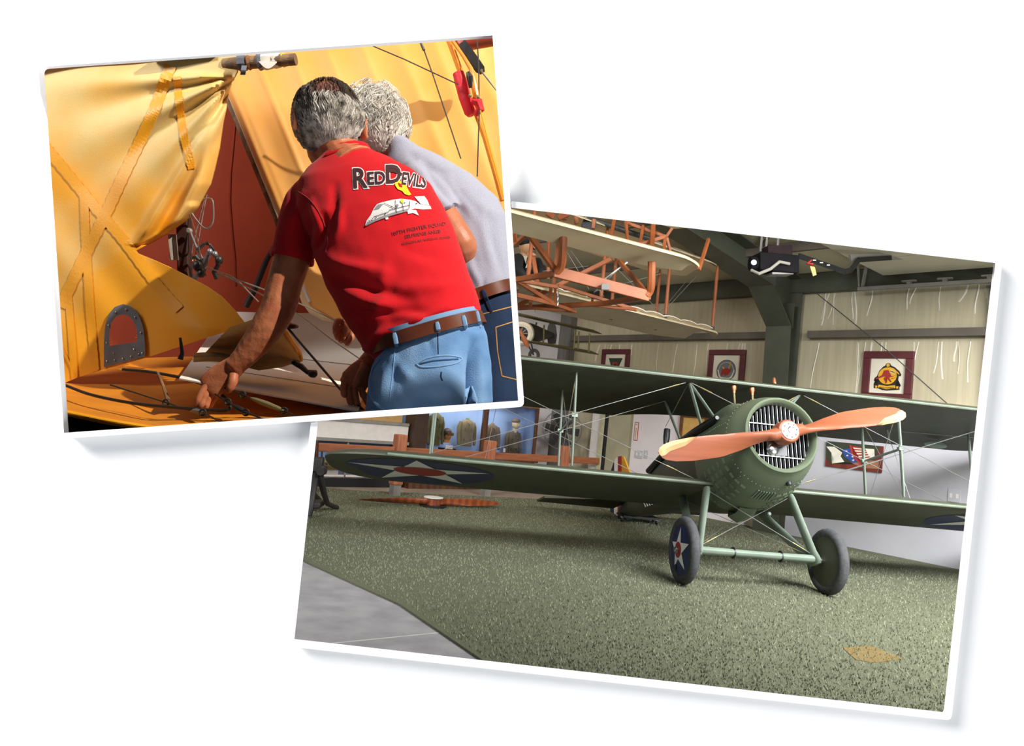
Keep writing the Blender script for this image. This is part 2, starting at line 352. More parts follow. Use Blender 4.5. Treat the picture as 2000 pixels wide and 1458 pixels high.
MB().loft([fring(fint(a)) for a in (1.02, 1.1, 1.3, 1.5, 1.75, 2, 2.25, 2.5, 2.85, 3.2, 3.6, 4, 4.35, 4.7, 5.1)]).build('fuselage', m_green, bip)
cw = MB()
prof = [(.30, .30), (.12, .315), (.085, .325), (.07, .34), (.08, .36), (.13, .378)]
cw.loft([[pl(r*math.cos(2*math.pi*k/40), a, r*math.sin(2*math.pi*k/40)) for k in range(40)] for a, r in prof]+[fring(r) for r in smooth_rows(.16, 1.03, 14)], cap=False)
cowl = cw.build('cowling', m_cowl, bip, 'rounded green engine cowling')
def rivets(rows, name, m=m_edge, r=.0055):
    mb = MB()
    for p, nrm in rows: mb.ball(p, pl(.0, 0, 0)-pl(-r, 0, 0), -NOSE*r, PUP*r, 6, 4)
    return mb.build(name, m, cowl, kind='stuff')
rv = []
for a in (.30, .98):
    for k in range(64): rv.append((fsurf(a, k*360/64, .001), 0))
for ang in (20, 160, 228, 312): 
    for a in np.linspace(.34, .95, 18): rv.append((fsurf(a, ang, .001), 0))
rivets(rv, 'rivets')
# cooling louvres in the belly, two banks
for bank, angs in ((0, (203, 212, 221, 230, 239)), (1, (283, 291, 299, 307, 315))):
    for i, ang in enumerate(angs):
        for j, a in enumerate((.40, .50, .60, .70, .80)):
            mb = MB(); q = [fsurf(a+.0, ang-3.2, .001), fsurf(a, ang+3.2, .001)]; q2 = [fsurf(a+.022, ang+3.2, .012), fsurf(a+.022, ang-3.2, .012)]
            b = [fsurf(a+.023, ang+3.2, -.002), fsurf(a+.023, ang-3.2, -.002)]
            mb.add([q[0], q[1], q2[0], q2[1], b[0], b[1]], [[0, 1, 2, 3], [3, 2, 4, 5], [0, 3, 5], [1, 4, 2]]); mb.build('louvre', m_cowl, cowl)
for k in range(7):
    a0, a1 = .36+.0*k, .50; ang = 256+k*3.2
    MB().tube([fsurf(a0, ang, .003), fsurf(a1, ang, .004)], .006, 6).build('louvre', m_strut, cowl)
MB().lathe(fsurf(.22, 285, .01), fsurf(.22, 285, .1)-fsurf(.22, 285, 0), [(-.02, .028), (.008, .028), (.016, .02)], 16).build('filler_plug', m_black, cowl)
MB().loft([[fsurf(.78, 268+q, .005) for q in (-9, -5, 0, 5, 9)], [fsurf(.86, 268+q, .05+.03*(1-abs(q)/9)) for q in (-9, -5, 0, 5, 9)], [fsurf(1.02, 268+q, .06+.05*(1-abs(q)/9)) for q in (-9, -5, 0, 5, 9)], [fsurf(1.03, 268+q, -.01) for q in (-9, -5, 0, 5, 9)]], closed=False).build('belly_scoop', m_cowl, cowl)
# cam-cover fairings on the upper cowling
for ang in (128, 52):
    rows = []
    for a, w, hh in ((.30, .5, .0), (.36, 7, .03), (.46, 11, .055), (.6, 12, .06), (.75, 11, .055), (.88, 7, .03), (.95, .5, 0)):
        rows.append([fsurf(a, ang+w*q, -.004+hh*math.cos(q*math.pi/2)) for q in np.linspace(-1, 1, 9)])
    MB().loft(rows, closed=False).build('cam_fairing', m_cowl, cowl)
# radiator
rad = MB().lathe(pl(0, .2, 0), NOSE, [(-.012, .312), (.0, .312)], 40).build('radiator', m_fin, bip)
for k in range(15):
    x = -.29+k*.0414; h = math.sqrt(max(.0, .31**2-x*x))
    MB().beam(pl(x, .175, -h), pl(x, .175, h), .012, .03, NOSE).build('shutter', m_fin, rad)
    MB().beam(pl(x+.014, .158, -h*.98), pl(x+.014, .158, h*.98), .0035, .003, NOSE).build('shutter_edge', m_white, rad)
for z in (.105, -.20):
    w = math.sqrt(.31**2-z*z); MB().tube([pl(-w, .145, z), pl(w, .145, z)], .006, 8).build('shutter_rod', m_chrome, rad)
MB().box(pl(-.03, .16, -.08), SPN*.10, NOSE*.025, PUP*.11).build('radiator_opening', m_black, rad, smooth=False)
hb = MB().lathe(pl(-.075, .15, -.135), NOSE, [(-.03, .06), (.02, .06), (.035, .045), (.045, .045), (.055, .02)], 20)
hb.box(pl(-.075, .14, -.07), SPN*.055, NOSE*.02, PUP*.05); hb.box(pl(.0, .14, -.08), SPN*.03, NOSE*.015, PUP*.02); hb.build('reduction_gear', m_chrome, rad)
# propeller
m_prop = mat('laminated_wood', '#93543a', .42, col2='#7f452d', spec=.3, scale=1.2, stretch=(1, 1, 14), detail=6, lo=.3, hi=.7); m_ply = mat('pale_wood', '#d3a577', .35, col2='#c8996a', scale=10)
PA = math.radians(15.53); PX = SPN*math.cos(PA)+PUP*math.sin(PA); PY = -SPN*math.sin(PA)+PUP*math.cos(PA); PRAD = 1.275
def prop_ring(u, sg, n=18, grow=0.0):
    r = u*PRAD
    cu = np.interp(u, [0, .06, .12, .2, .35, .55, .75, .88, .95, .985, 1], [.135, .13, .10, .115, .175, .215, .215, .185, .14, .085, .012])
    th = np.interp(u, [0, .08, .2, .4, .7, 1], [.16, .13, .085, .05, .03, .006])
    off = np.interp(u, [0, .2, .5, .8, 1], [0, .0, -.012, .012, .03])*1.0
    tw = math.radians(np.interp(u, [0, .1, .25, .5, 1], [0, 38, 44, 30, 17]))*1
    out = []
    for k in range(n):
        q = 2*math.pi*k/n; x = cu/2*math.cos(q); y = th/2*math.sin(q)*(1 if u < .15 else (.55+.45*math.cos(q)))
        x += off
        yy = x*math.cos(tw)-y*math.sin(tw); zz = x*math.sin(tw)+y*math.cos(tw)
        out.append(HUB+NOSE*.0+PX*(sg*r)+PY*(sg*yy)*-1+NOSE*(zz+0))
    return out
prp = MB()
prp.loft([prop_ring(abs(u), -1 if u < 0 else 1) for u in np.linspace(.03, 1, 40)])
prp.loft([prop_ring(u, -1) for u in np.linspace(.03, 1, 40)])
prp.lathe(HUB, NOSE, [(-.08, .11), (.035, .112), (.055, .1), (.06, .085)], 32)
prop = prp.build('propeller', m_prop, bip, 'two-bladed reddish wooden propeller with pale tips')
for sg in (1, -1):
    # pale laminations showing at the trailing corner of the tip
    mb = MB(); rings = []
    for u in np.linspace(.70, .998, 22):
        R = prop_ring(u, sg, 18); c = sum(R, V())/18; w = .35 if u < .97 else 1
        wide = np.interp(u, [.70, .8, .92, .97, 1], [.02, .33, .5, .8, 1]); seg = []
        for k in range(18):
            p = R[k]; seg.append(p)
        lead, trail = R[9], R[0]
        m0 = trail.lerp(lead, wide); seg = [m0+ (p-c)*0 for p in []]
        front = max(range(18), key=lambda k: (R[k]-c).dot(NOSE)); t = (R[front]-c).dot(NOSE)
        rings.append([trail+NOSE*.0015+PX*sg*.0008, trail.lerp(lead, wide*.5)+NOSE*(t*.62+.006), m0+NOSE*(t*.25+.003)])
    mb.loft(rings, closed=False); mb.build('tip_lamination', m_ply, prop)
MB().lathe(HUB+NOSE*.057, NOSE, [(0, .083), (.012, .083), (.016, .075), (.016, .045), (.026, .042), (.03, .02)], 32).build('hub_plate', m_white, prop, 'white hub plate')
for k in range(8):
    q = 2*math.pi*k/8+.2; MB().lathe(HUB+NOSE*.072+(SPN*math.cos(q)+PUP*math.sin(q))*.064, NOSE, [(0, .0085), (.01, .0085)], 6).build('hub_bolt', m_black, prop)
MB().tube([HUB+NOSE*.088+(SPN*math.cos(q)+PUP*math.sin(q))*.03 for q in np.linspace(.6, 5.3, 12)], .006, 6).build('hub_ring', m_chrome, prop)
# landing gear
AX, AZ, HT, WRD = .707, -1.05, .733, .31
def wheel(sg):
    c = pl(sg*HT, AX, AZ); ax = SPN*sg
    c = V((c.x, c.y, WRD+.002))
    w = MB(); rt, rr = .268, .047; rings = []
    x, y = NOSE, PUP
    for k in range(48):
        q = 2*math.pi*k/48; d = x*math.cos(q)+y*math.sin(q)
        ring = []
        for j in range(14):
            p = 2*math.pi*j/14; tread = .0035*(1 if (k+(j > 6)) % 2 else 0) if abs(p) < 1.1 or p > 5.2 else 0
            ring.append(c+d*(rt+(rr+tread)*math.cos(p))+ax*(rr*1.05*math.sin(p)))
        rings.append(ring)
    rings.append(rings[0]); w.loft(rings, cap=False); o = w.build('wheel', m_tyre, bip, 'dark rubber tyred wheel')
    mm = m_blue if sg < 0 else m_green
    for side in (1, -1):
        pr = [(side*.035, .235), (side*.038, .2), (side*.062, .03), (side*.064, .0005)]
        MB().lathe(c, ax, pr, 40, cap=False).build('wheel_cover', m_blue if (sg < 0 and side == 1) else m_green, o, 'blue wheel cover' if (sg < 0 and side == 1) else None)
    if sg < 0:
        def f(off, rmax=.235):
            return lambda u, v: c+NOSE*u+PUP*v+ax*(.0385+off+.0265*(1-math.hypot(u, v)/.2))
        for nm, shape, m, off in (('star', star(5, .215, .085, 80), m_white, .003), ('wheel_centre', circ(.075, 24), m_red, .006)):
            mb = MB()
            for i in range(len(shape)):
                p, q = np.array(shape[i]), np.array(shape[(i+1) % len(shape)]); mb.grid(lambda u, v: f(off)(*(lerp(p, q, v)*max(1e-3, u))), 3, 1)
            mb.build(nm, m, o)
        MB().ball(c+NOSE*-.11+PUP*-.15+ax*.048, NOSE*.022, PUP*.03, ax*.004, 12, 6).build('valve_hole', m_black, o)
    for side, L in ((1, .10), (-1, .12)):
        MB().lathe(c, ax*side, [(.05, .034), (.075, .034), (.078, .026), (L-.01, .026), (L, .012)], 14).build('wheel_hub', m_chrome, o)
    return c
wl, wrr = wheel(-1), wheel(1)
axl = wl+SPN*.13; axr = wrr-SPN*.13
MB().tube([wl, wrr], .021, 10).build('axle', m_strut, bip)
ab = MB(); up_ = Z
for dz in (0,):
    ab.tube([axl.lerp(axr, t)-NOSE*0+Z*.012 for t in (0, .2, .5, .8, 1)], [.06, .055, .05, .055, .06], 12, flat=.68, ref=NOSE)
ab.build('axle_fairing', m_strut, bip)
for t in (.3, .7): MB().lathe(axl.lerp(axr, t)-SPN*.006+Z*.012, SPN, [(0, .056), (.012, .056)], 12).build('axle_band', m_black, bip)
def plank(p, q, w, th, name='gear_strut', m=m_strut, end=1.25):
    mb = MB(); d = (q-p).normalized(); rings = []
    wd = (NOSE-d*NOSE.dot(d)).normalized(); sd = d.cross(wd)
    for t, k in ((0, .75), (.06, 1), (.5, .95), (.85, .95), (.95, end), (1.0, end*1.0), (1.03, .6*end)):
        c = p.lerp(q, t); rings.append([c+wd*(w/2*k*math.cos(2*math.pi*j/14))+sd*(th/2*math.sin(2*math.pi*j/14)) for j in range(14)])
    return mb.loft(rings).build(name, m, bip)
for sg, ac in ((-1, axl), (1, axr)):
    plank(pl(sg*.44, LLE+.02, LZ-.03), ac+NOSE*.03-Z*.02, .13, .058)
    plank(pl(sg*.40, LLE+.75, LZ-.01), ac-NOSE*.06, .13, .052, end=1.0)
    MB().lathe(ac+SPN*sg*.02, SPN*sg, [(0, .05), (.03, .05), (.05, .035), (.08, .03)], 14).build('axle_clamp', m_chrome, bip)
MB().lathe(pl(.30, LLE+.22, LZ-.2), NOSE, [(0, .02), (.03, .022), (.04, .014)], 14).build('strut_fitting', m_strut, bip)
# struts
def strut(p, q, r=.02, m=m_strut, name='wing_strut', w=1.8):
    d = (q-p).normalized(); mb = MB()
    mb.tube([p.lerp(q, t) for t in (0, .04, .1, .5, .9, .96, 1)], [r*.7, r*.8, r, r*1.1, r, r*.8, r*.7], 10, flat=1/w*1.0, ref=NOSE)
    return mb.build(name, m, bip)
SI, SO, SFf, SRr = 1.798, 3.184, .174, .816
pts = {}
for sg in (-1, 1):
    for k, st in enumerate((SI, SO)):
        for fr, aU in (('f', SFf), ('r', SRr)):
            t1 = aU/UC; t2 = aU/LC
            a_ = pl(sg*st, ULE+aU, UZ+airfoil(t1)[1]*UC); b_ = pl(sg*st, LLE+aU-.05, LZ+airfoil(t2)[0]*LC)
            pts[(sg, k, fr)] = (a_, b_); strut(a_, b_, .021)
            if k == 0: MB().box(a_.lerp(b_, .47), SPN*.03, NOSE*.02, PUP*.02).build('strut_joint', m_strut, bip)
    a_, b_ = pts[(sg, 0, 'f')]; c_, d_ = pts[(sg, 0, 'r')]
    strut(a_.lerp(b_, .47), c_.lerp(d_, .47), .014)
# cabane struts
for sg in (-1, 1):
    top = pl(sg*.62, ULE+.10, UZ-.0); top2 = pl(sg*.62, ULE+.80, UZ+.005)
    strut(top, fsurf(1.05, 90-sg*48, -.01), .022, name='cabane_strut'); strut(top, fsurf(.92, 90-sg*30, -.01), .02, name='cabane_strut')
    strut(top2, fsurf(1.75, 90-sg*48, -.01), .02, name='cabane_strut')
    MB().box(top+PUP*.0, SPN*.03, NOSE*.02, PUP*.015).build('strut_joint', m_black, bip)
    pts[('cab', sg, 'f')] = top; pts[('cab', sg, 'r')] = top2
# bracing wires
def wire(p, q, r=.0035, m=None, turn=None, par=None, name='bracing_wire'):
    o = MB().tube([p, q], r, 6).build(name, m or m_wire, par or bip)
    if turn is not None:
        d = (q-p).normalized(); c = p.lerp(q, turn); MB().tube([c-d*.07, c-d*.05, c, c+d*.05, c+d*.07], [r*1.2, r*1.9, r*1.7, r*1.9, r*1.2], 8).build('turnbuckle', m_brass, o)
    return o
for sg in (-1, 1):
    for fr, aa in (('f', .16), ('r', .8)):
        iU, iL = pts[(sg, 0, fr)]; oU, oL = pts[(sg, 1, fr)]; cb = pts[('cab', sg, fr)]; root = pl(sg*.42, LLE+aa, LZ+.05); im = iU.lerp(iL, .47)
        wire(cb, oL, turn=.06); wire(root, oU, turn=.12)
    wire(pts[(sg, 0, 'f')][0], pts[(sg, 0, 'r')][1], .003, turn=.15); wire(pts[(sg, 0, 'r')][0], pts[(sg, 0, 'f')][1], .003, turn=.15)
    wire(pts[('cab', sg, 'f')], fsurf(.55, 90-sg*20, 0), .004, turn=.35); wire(pts[('cab', sg, 'f')], pts[('cab', sg, 'r')]-PUP*.3, .003, turn=.4)
    wire(pl(sg*.42, LLE+.02, LZ-.06), (axr if sg < 0 else axl)+Z*.04, turn=.85); wire(pl(sg*.40, LLE+.73, LZ-.03), (axr if sg < 0 else axl)+Z*.04-NOSE*.05, .0025, turn=.85)
    wire(pl(sg*2.4, ULE+1.0, UZ+.01), pl(sg*3.5, ULE+.9, UZ+.0), .003)
    MB().tube([pl(sg*2.25, ULE+1.0, UZ+.02), pl(sg*2.35, ULE+1.12, UZ-.1)], [.012, .02], 8).build('aileron_horn', m_strut, bip)
    wire(pl(sg*2.45, ULE+1.25, UZ+.03), pl(sg*2.6, LLE+1.0, LZ+.06), .003)
MB().ball(pl(3.0, ULE+1.15, UZ-.06), SPN*.16, NOSE*.03, PUP*.05, 14, 8).build('aileron_fairing', m_strut, bip)
# exhaust pipes, windscreen knob, filler pipes
for sg in (-1, 1):
    P = [fsurf(a, 90-sg*58, .035) for a in (.50, .6, .8, 1.1, 1.6, 2.2, 3.0)]
    MB().tube(P, [.02, .036, .04, .04, .04, .04, .04], 12).build('exhaust_pipe', m_black, bip)
for s, a in ((-.16, .72), (.04, .72)):
    b = fsurf(a, 90-s*60, 0); t_ = pl(s, a-.05, .60)
    MB().tube([pl(s*.6, a, .40), pl(s*.9, a-.02, .45), pl(s, a-.05, .50), t_], .011, 8).build('filler_pipe', m_brass, bip)
    MB().lathe(t_, PUP, [(-.02, .016), (.0, .017), (.03, .028), (.055, .028), (.06, .01)], 14).build('filler_cap', m_copper, bip)
MB().lathe(pl(.30, .68, UZ+.06), PUP, [(0, .02), (.05, .02), (.07, .012)], 10).build('filler_cap', m_copper, bip)
MB().box(pl(-.02, .66, .43), SPN*.10, NOSE*.06, PUP*.02).build('breather_block', m_black, bip)
MB().tube([pl(-.42, 1.9, .50), pl(-.43, 1.9, .40), pl(-.44, 1.9, .32)], [.038, .04, .03], 12).build('gun_camera', m_black, bip)
# tail: yellow fin, striped rudder, elevator, skid on a wheeled dolly
MB().prism([pl(-.012, 4.25, .22), pl(-.012, 5.0, .12), pl(-.012, 5.0, .93), pl(-.012, 4.9, .90)], SPN*.024).build('tail_fin', m_yellow, bip, 'yellow tail fin', bevel=.004)
rud = None
for k, (a0, a1, m) in enumerate(((5.0, 5.2, m_red), (5.2, 5.4, m_white), (5.4, 5.62, m_blue))):
    zt = [.93, .97, .95, .80]; mb = MB().prism([pl(-.012, a0, -.05), pl(-.012, a1, .0), pl(-.012, a1, zt[k+1]), pl(-.012, a0, zt[k])], SPN*.024)
    rud = mb.build(('rudder' if rud is None else 'rudder_stripe'), m, bip if rud is None else rud) if rud is None else (mb.build('rudder_stripe', m, rud), rud)[1]
for sg in (-1, 1):
    MB().prism([pl(sg*.05, 4.3, .10), pl(sg*1.3, 4.75, .10), pl(sg*1.35, 5.1, .10), pl(sg*.1, 5.15, .10)], PUP*.03).build('tailplane', m_green, bip)
for k in range(4): MB().tube([fsurf(3.0+.11*k, 150, .006), fsurf(3.0+.11*k, 170, .006), fsurf(3.0+.11*k, 195, .006), fsurf(3.0+.11*k, 220, .006)], .008, 6).build('fuselage_marking', m_white, bip)
sk = onz(1245, 1020); tl = pl(0, 4.75, -.1)
MB().tube([tl, sk+Z*.11], [.035, .03], 10).build('tail_skid', m_strut, bip)
dol = thing('tail_dolly', sk, 'low black dolly with four chrome casters under the green tail', 'dolly')
MB().box(sk+Z*.085, V((.28, .04, 0)), V((-.03, .16, 0)), V((0, 0, .015))).build('deck', m_black, dol, smooth=False)
MB().lathe(sk+Z*.10, Z, [(0, .05), (.02, .05)], 14).build('skid_cup', m_strut, dol)
for i in (-1, 1):
    for j in (-1, 1):
        c = sk+V((.27*i, .12*j+.03*i, .034)); w = MB().lathe(c-V((.012, 0, 0)), V((1, .2, 0)), [(0, .03), (.003, .033), (.021, .033), (.024, .03)], 16).build('caster', m_black, dol)
        MB().box(c+Z*.035, V((.02, 0, 0)), V((0, .022, 0)), V((0, 0, .012))).build('caster_fork', m_chrome, w, smooth=False)
# ---------------------------------------------------------------- hangar steelwork
m_girt = mat('girt_steel', '#635b50', .6, col2='#554e44', scale=3)
tg0 = t0+.05
MB().prism([wr(tg0, 3.10), wr(.75, 3.10), wr(.75, 3.21), wr(tg0, 3.21)], WN*.14).build('trim_3', m_girt, kind='structure', smooth=False)
MB().prism([wr(1.42, 3.10), wr(6.5, 3.10), wr(6.5, 3.21), wr(1.42, 3.21)], WN*.14).build('trim_4', m_girt, kind='structure', smooth=False)
MB().prism([wr(tg0, 3.83), wr(6.5, 3.83), wr(6.5, 4.12), wr(tg0, 4.12)], WN*.16).build('trim_5', m_steel, kind='structure', smooth=False)
col = thing('steel_column', wr(1.08, 0), 'dark green steel column rising to a sloped rafter beside the framed red emblem', 'column')
def hframe(prof_out, prof_in, t, half, th=.012):
    """an I-section along a bent line: outer and inner flange lines as (distance from wall, z)"""
    o, i = prof_out, prof_in
    web = MB(); web.prism([wr(t-th/2, z, d) for d, z in o]+[wr(t-th/2, z, d) for d, z in i[::-1]], WD*th); web.build('web', m_steel, col, smooth=False)
    for nm, line in (('outer_flange', o), ('inner_flange', i)):
        mb = MB()
        for (d0, z0), (d1, z1) in zip(line, line[1:]):
            e = (wr(0, z1, d1)-wr(0, z0, d0)).normalized().cross(WD)*.007
            mb.add([wr(t+sg*half, z, d)+e*s for sg in (-1, 1) for s in (-1, 1) for d, z in ((d0, z0), (d1, z1))], [[0, 1, 3, 2], [4, 6, 7, 5], [0, 4, 5, 1], [2, 3, 7, 6], [0, 2, 6, 4], [1, 5, 7, 3]])
        mb.build(nm, m_steel, col, smooth=False)
hframe([(.125, 0), (.125, 3.3), (.125, 4.05), (6, 4.80)], [(.33, 0), (.42, 3.25), (1.05, 3.78), (6, 4.42)], 1.08, .21)
for dd, zz in ((.42, 3.25), (1.05, 3.78)):
    for sg in (-1, 1): MB().box(wr(1.08+sg*.1, (zz+3.6)/2 if dd < .5 else 3.97, dd-.09), WD*.095, WN*.005, Z*.2).build('stiffener', m_steel, col, smooth=False)
for d in (1.5, 3.0, 4.6):
    z = 4.12+.13*d-.14; MB().prism([wr(-5, z-.06, d), wr(6.4, z-.06, d), wr(6.4, z+.08, d), wr(-5, z+.08, d)], WN*.06).build('trim_6', m_girt, kind='structure', smooth=False)
for ta, d0, tb, d1 in ((1.3, 3.0, 2.0, 4.6), (1.3, 1.5, 2.6, 3.0)):
    MB().beam(wr(ta, 4.05+.13*d0, d0), wr(tb, 4.05+.13*d1, d1), .04, .04).build('trim_7', m_girt, kind='structure', smooth=False)
# corner pilaster
m_pil = mat('pilaster', '#6f6c66', .6, col2='#5b5954', scale=14, stretch=(1, 1, .05))
MB().prism([wr(t0+.0, 0), wr(t0+.34, 0), wr(t0+.34, 4.2), wr(t0, 4.2)], WN*.16).build('trim_8', m_pil, kind='structure', smooth=False)
# long folds and seams of the insulation
m_fold = mat('vinyl_fold', '#d6d0bd', .4, col2='#cdc6b1', scale=3)
def folds():
    mb = MB(); rnd = random.Random(3)
    for z0, z1, ta, tb, n in ((3.26, 3.82, 1.5, 4.9, 22), (2.15, 3.04, 1.5, 4.9, 24), (2.1, 3.04, -3.2, .7, 16)):
        for k in range(n):
            t = rnd.uniform(ta, tb); l = rnd.uniform(.3, 1); sl = rnd.uniform(-.10, .05); w = rnd.uniform(.006, .018)
            za = z1-(z1-z0)*0; zb = lerp(z1, z0, l); h = rnd.uniform(.004, .012)
            P = [(t+sl*q+.01*math.sin(q*5+k), lerp(za, zb, q), h*math.sin(math.pi*min(1, .15+q*.85))) for q in np.linspace(0, 1, 7)]
            mb.loft([[wr(tt-w, z, .001), wr(tt-w*.3, z, hh*.8+.001), wr(tt+w*.2, z, hh+.001), wr(tt+w, z, .001)] for tt, z, hh in P], closed=False)
    mb.build('wall_folds', m_fold, kind='structure')
folds()
# doorway in the rear wall: white jamb and a grey-green passage
t1, _ = wpix(1160, 850); t2, _ = wpix(1187, 850); t3, _ = wpix(1231, 850)
zt = 2.35
m_pass = mat('passage', '#a9a387', .7, col2='#9c967b', scale=2); m_trimw = mat('door_trim', '#dcd6d0', .5, col2='#d3cdc7')
MB().prism([wr(t2, 0), wr(t3, 0), wr(t3, zt), wr(t2, zt)], WN*.03).build('door_1', m_pass, kind='structure', smooth=False)
MB().prism([wr(t1, 0), wr(t2, 0), wr(t2, zt+.1), wr(t1, zt+.1)], WN*.09).build('trim_9', m_trimw, kind='structure', smooth=False)
MB().prism([wr(t2-.13, 0), wr(t2-.03, 0), wr(t2-.03, zt), wr(t2-.13, zt)], WN*.12).build('trim_10', mat('passage_edge', '#b9b592', .6), kind='structure', smooth=False)
MB().prism([wr(t2-.02, 0), wr(t2+.015, 0), wr(t2+.015, zt), wr(t2-.02, zt)], WN*.10).build('trim_11', m_black, kind='structure', smooth=False)
MB().prism([wr(t2-.1, zt), wr(t3+.05, zt), wr(t3+.05, zt+.1), wr(t2-.1, zt+.1)], WN*.08).build('trim_12', m_trimw, kind='structure', smooth=False)
tb_, _ = wpix(1938, 600)
zl_ = wpix(1900, 803)[1]
MB().prism([wr(tb_, zl_), wr(tb_+.06, zl_), wr(tb_+.06, 3.8), wr(tb_, 3.8)], WN*.10).build('trim_13', m_steel, kind='structure', smooth=False)
# overhead door parked under the roof, its track and opener
m_door = mat('overhead_door', '#d2ccb6', .5, col2='#cac4ad', scale=2)
dz = 3.98
dA, dB, dC, dD = onz(1605, 475, dz), onz(1752, 552, dz), onz(1960, 543, dz), onz(2060, 500, dz)
ohd = thing('overhead_door', (dA+dB+dC)/3, 'cream sectional overhead door lying open under the ceiling at upper right', 'garage door')
dd_ = (dB-WA).dot(WN); dB = dB+WN*max(0, .25-dd_); u_ = WD*1.45; v_ = WN*2.5
for k in range(4):
    p = dB+u_*0; a0, a1 = k/4+.004, (k+1)/4-.004
    q = [dB+v_*1.6*a0, dB+v_*1.6*a1, dB+v_*1.6*a1+u_*2.2, dB+v_*1.6*a0+u_*2.2]
    MB().prism(q, (0, 0, .045)).build('door_panel', m_door, ohd, smooth=False)
tk = thing('door_track', onz(1676, 566, 3.88), 'grey steel roller track below the edge of the overhead door', 'track')
ta, tb = onpl(1676, 565, WA+WN*.30, WN), onpl(1945, 556, WA+WN*.30, WN); tb.z = ta.z
dirn = (tb-ta).normalized(); tb = ta+dirn*3.4
MB().beam(ta, tb, .05, .05).build('rail', m_steelgrey, tk, smooth=False)
MB().beam(ta+Z*.03+dirn*.06, ta+Z*.03+dirn*.10+Z*.35, .07, .02).build('hanger', m_steelgrey, tk, smooth=False)
MB().beam(ta+Z*.03+dirn*.02, ta+Z*.03-dirn*.03+Z*.35, .05, .02).build('hanger', m_steelgrey, tk, smooth=False)
for px in (1775, 1845, 1932):
    c = onpl(px, 557, WA+WN*.30, WN); c.z = ta.z+.05; r_ = MB().lathe(c-WN*.03, WN, [(0, .03), (.05, .03)], 12).build('roller', m_steelgrey, tk)
    MB().box(c+Z*.02, dirn*.09, WN*.03, Z*.01).build('roller_bracket', m_steelgrey, r_, smooth=False)
m_opn = mat('opener_black', '#19171a', .85, col2='#141315', spec=.1); mo = at(1513, 517, 8.2); opn = thing('door_opener', mo, 'black motorised door opener hanging from two straps in front of the column top', 'door opener')
xr = CR
MB().box(mo, CR*.22-CU*.02, CF*.16, CU*.10).build('gear_case', m_opn, opn, bevel=.01)
MB().box(mo+CU*.13+CR*.02, CR*.14, CF*.12, CU*.07).build('control_box', mat('opener_brown', '#2b2122', .85, spec=.1), opn, bevel=.01)
MB().lathe(mo-CR*.30+CF*-.05, CR, [(0, .08), (.16, .085), (.17, .06)], 20).build('motor', m_opn, opn)
MB().lathe(mo-CR*.29-CF*.14, -CF, [(0, .03), (.02, .03)], 14).build('indicator', m_white, opn)
MB().tube([mo-CR*.30-CU*.08-CF*.1, mo-CR*.24-CU*.13-CF*.18, mo-CR*.12-CU*.08-CF*.2, mo-CR*.02-CU*.0-CF*.2, mo+CR*.1-CU*.02-CF*.18], .018, 8).build('conduit', mat('conduit', '#9a968a', .5), opn)
for dx in (-.16, -.10, .03): MB().beam(mo+CR*dx+CU*.15, V((mo+CR*dx+CU*.15).to_tuple())+Z*1.1, .03, .012).build('hanger_strap', m_steelgrey, opn, smooth=False)
MB().box(mo-CU*.115+CR*.05-CF*.02, CR*.12, CF*.1, CU*.012).build('name_plate', m_steelgrey, opn, smooth=False)
am = thing('opener_linkage', at(1585, 511, 8.4), 'bent black perforated arm linking the opener to the overhead door', 'bracket')
P = [at(1560, 500, 8.3), at(1650, 531, 8.7), at(1662, 528, 8.8), at(1677, 508, 9.0), at(1740, 504, 9.3)]
for a, b in zip(P, P[1:]): MB().beam(a, b+(b-a).normalized()*.01, .06, .015, CF).build('bar', m_black, am, smooth=False)
MB().beam(at(1660, 505, 9.0), at(1772, 500, 9.5), .09, .03, CF).build('bracket_plate', m_steelgrey, am, smooth=False)
for k in (.3, .45, .6): c = P[0].lerp(P[1], k)-CF*.04; MB().box(c, CR*.018, CF*.002, CU*.006).build('slot', m_white, am, smooth=False)
tgp = at(1582, 520, 8.15)
ht = MB().prism([tgp, tgp+CR*.055-CU*.01, tgp+CR*.075-CU*.1, tgp+CR*.035-CU*.115], CF*.004).build('hang_tag', mat('tag_card', '#c9b06c', .8), None, 'pale card tag with a red tie hanging beside the door opener', 'tag', smooth=False)
MB().tube([tgp+CR*.02+CU*.07, tgp+CU*.03-CR*.03, tgp+CR*.03+CU*.02, tgp+CR*.03], [.012, .022, .018, .008], 8).build('red_tie', m_red, ht)
# guy cable across the right wall
rod = MB().tube([onpl(1586, 566, WA+WN*.46, WN), onpl(1735, 687, WA+WN*.32, WN), onpl(1868, 805, WA+WN*.2, WN)], .007, 6).build('guy_rod', m_wiredark, None, 'thin dark diagonal rod crossing in front of the framed red emblem', 'rod')
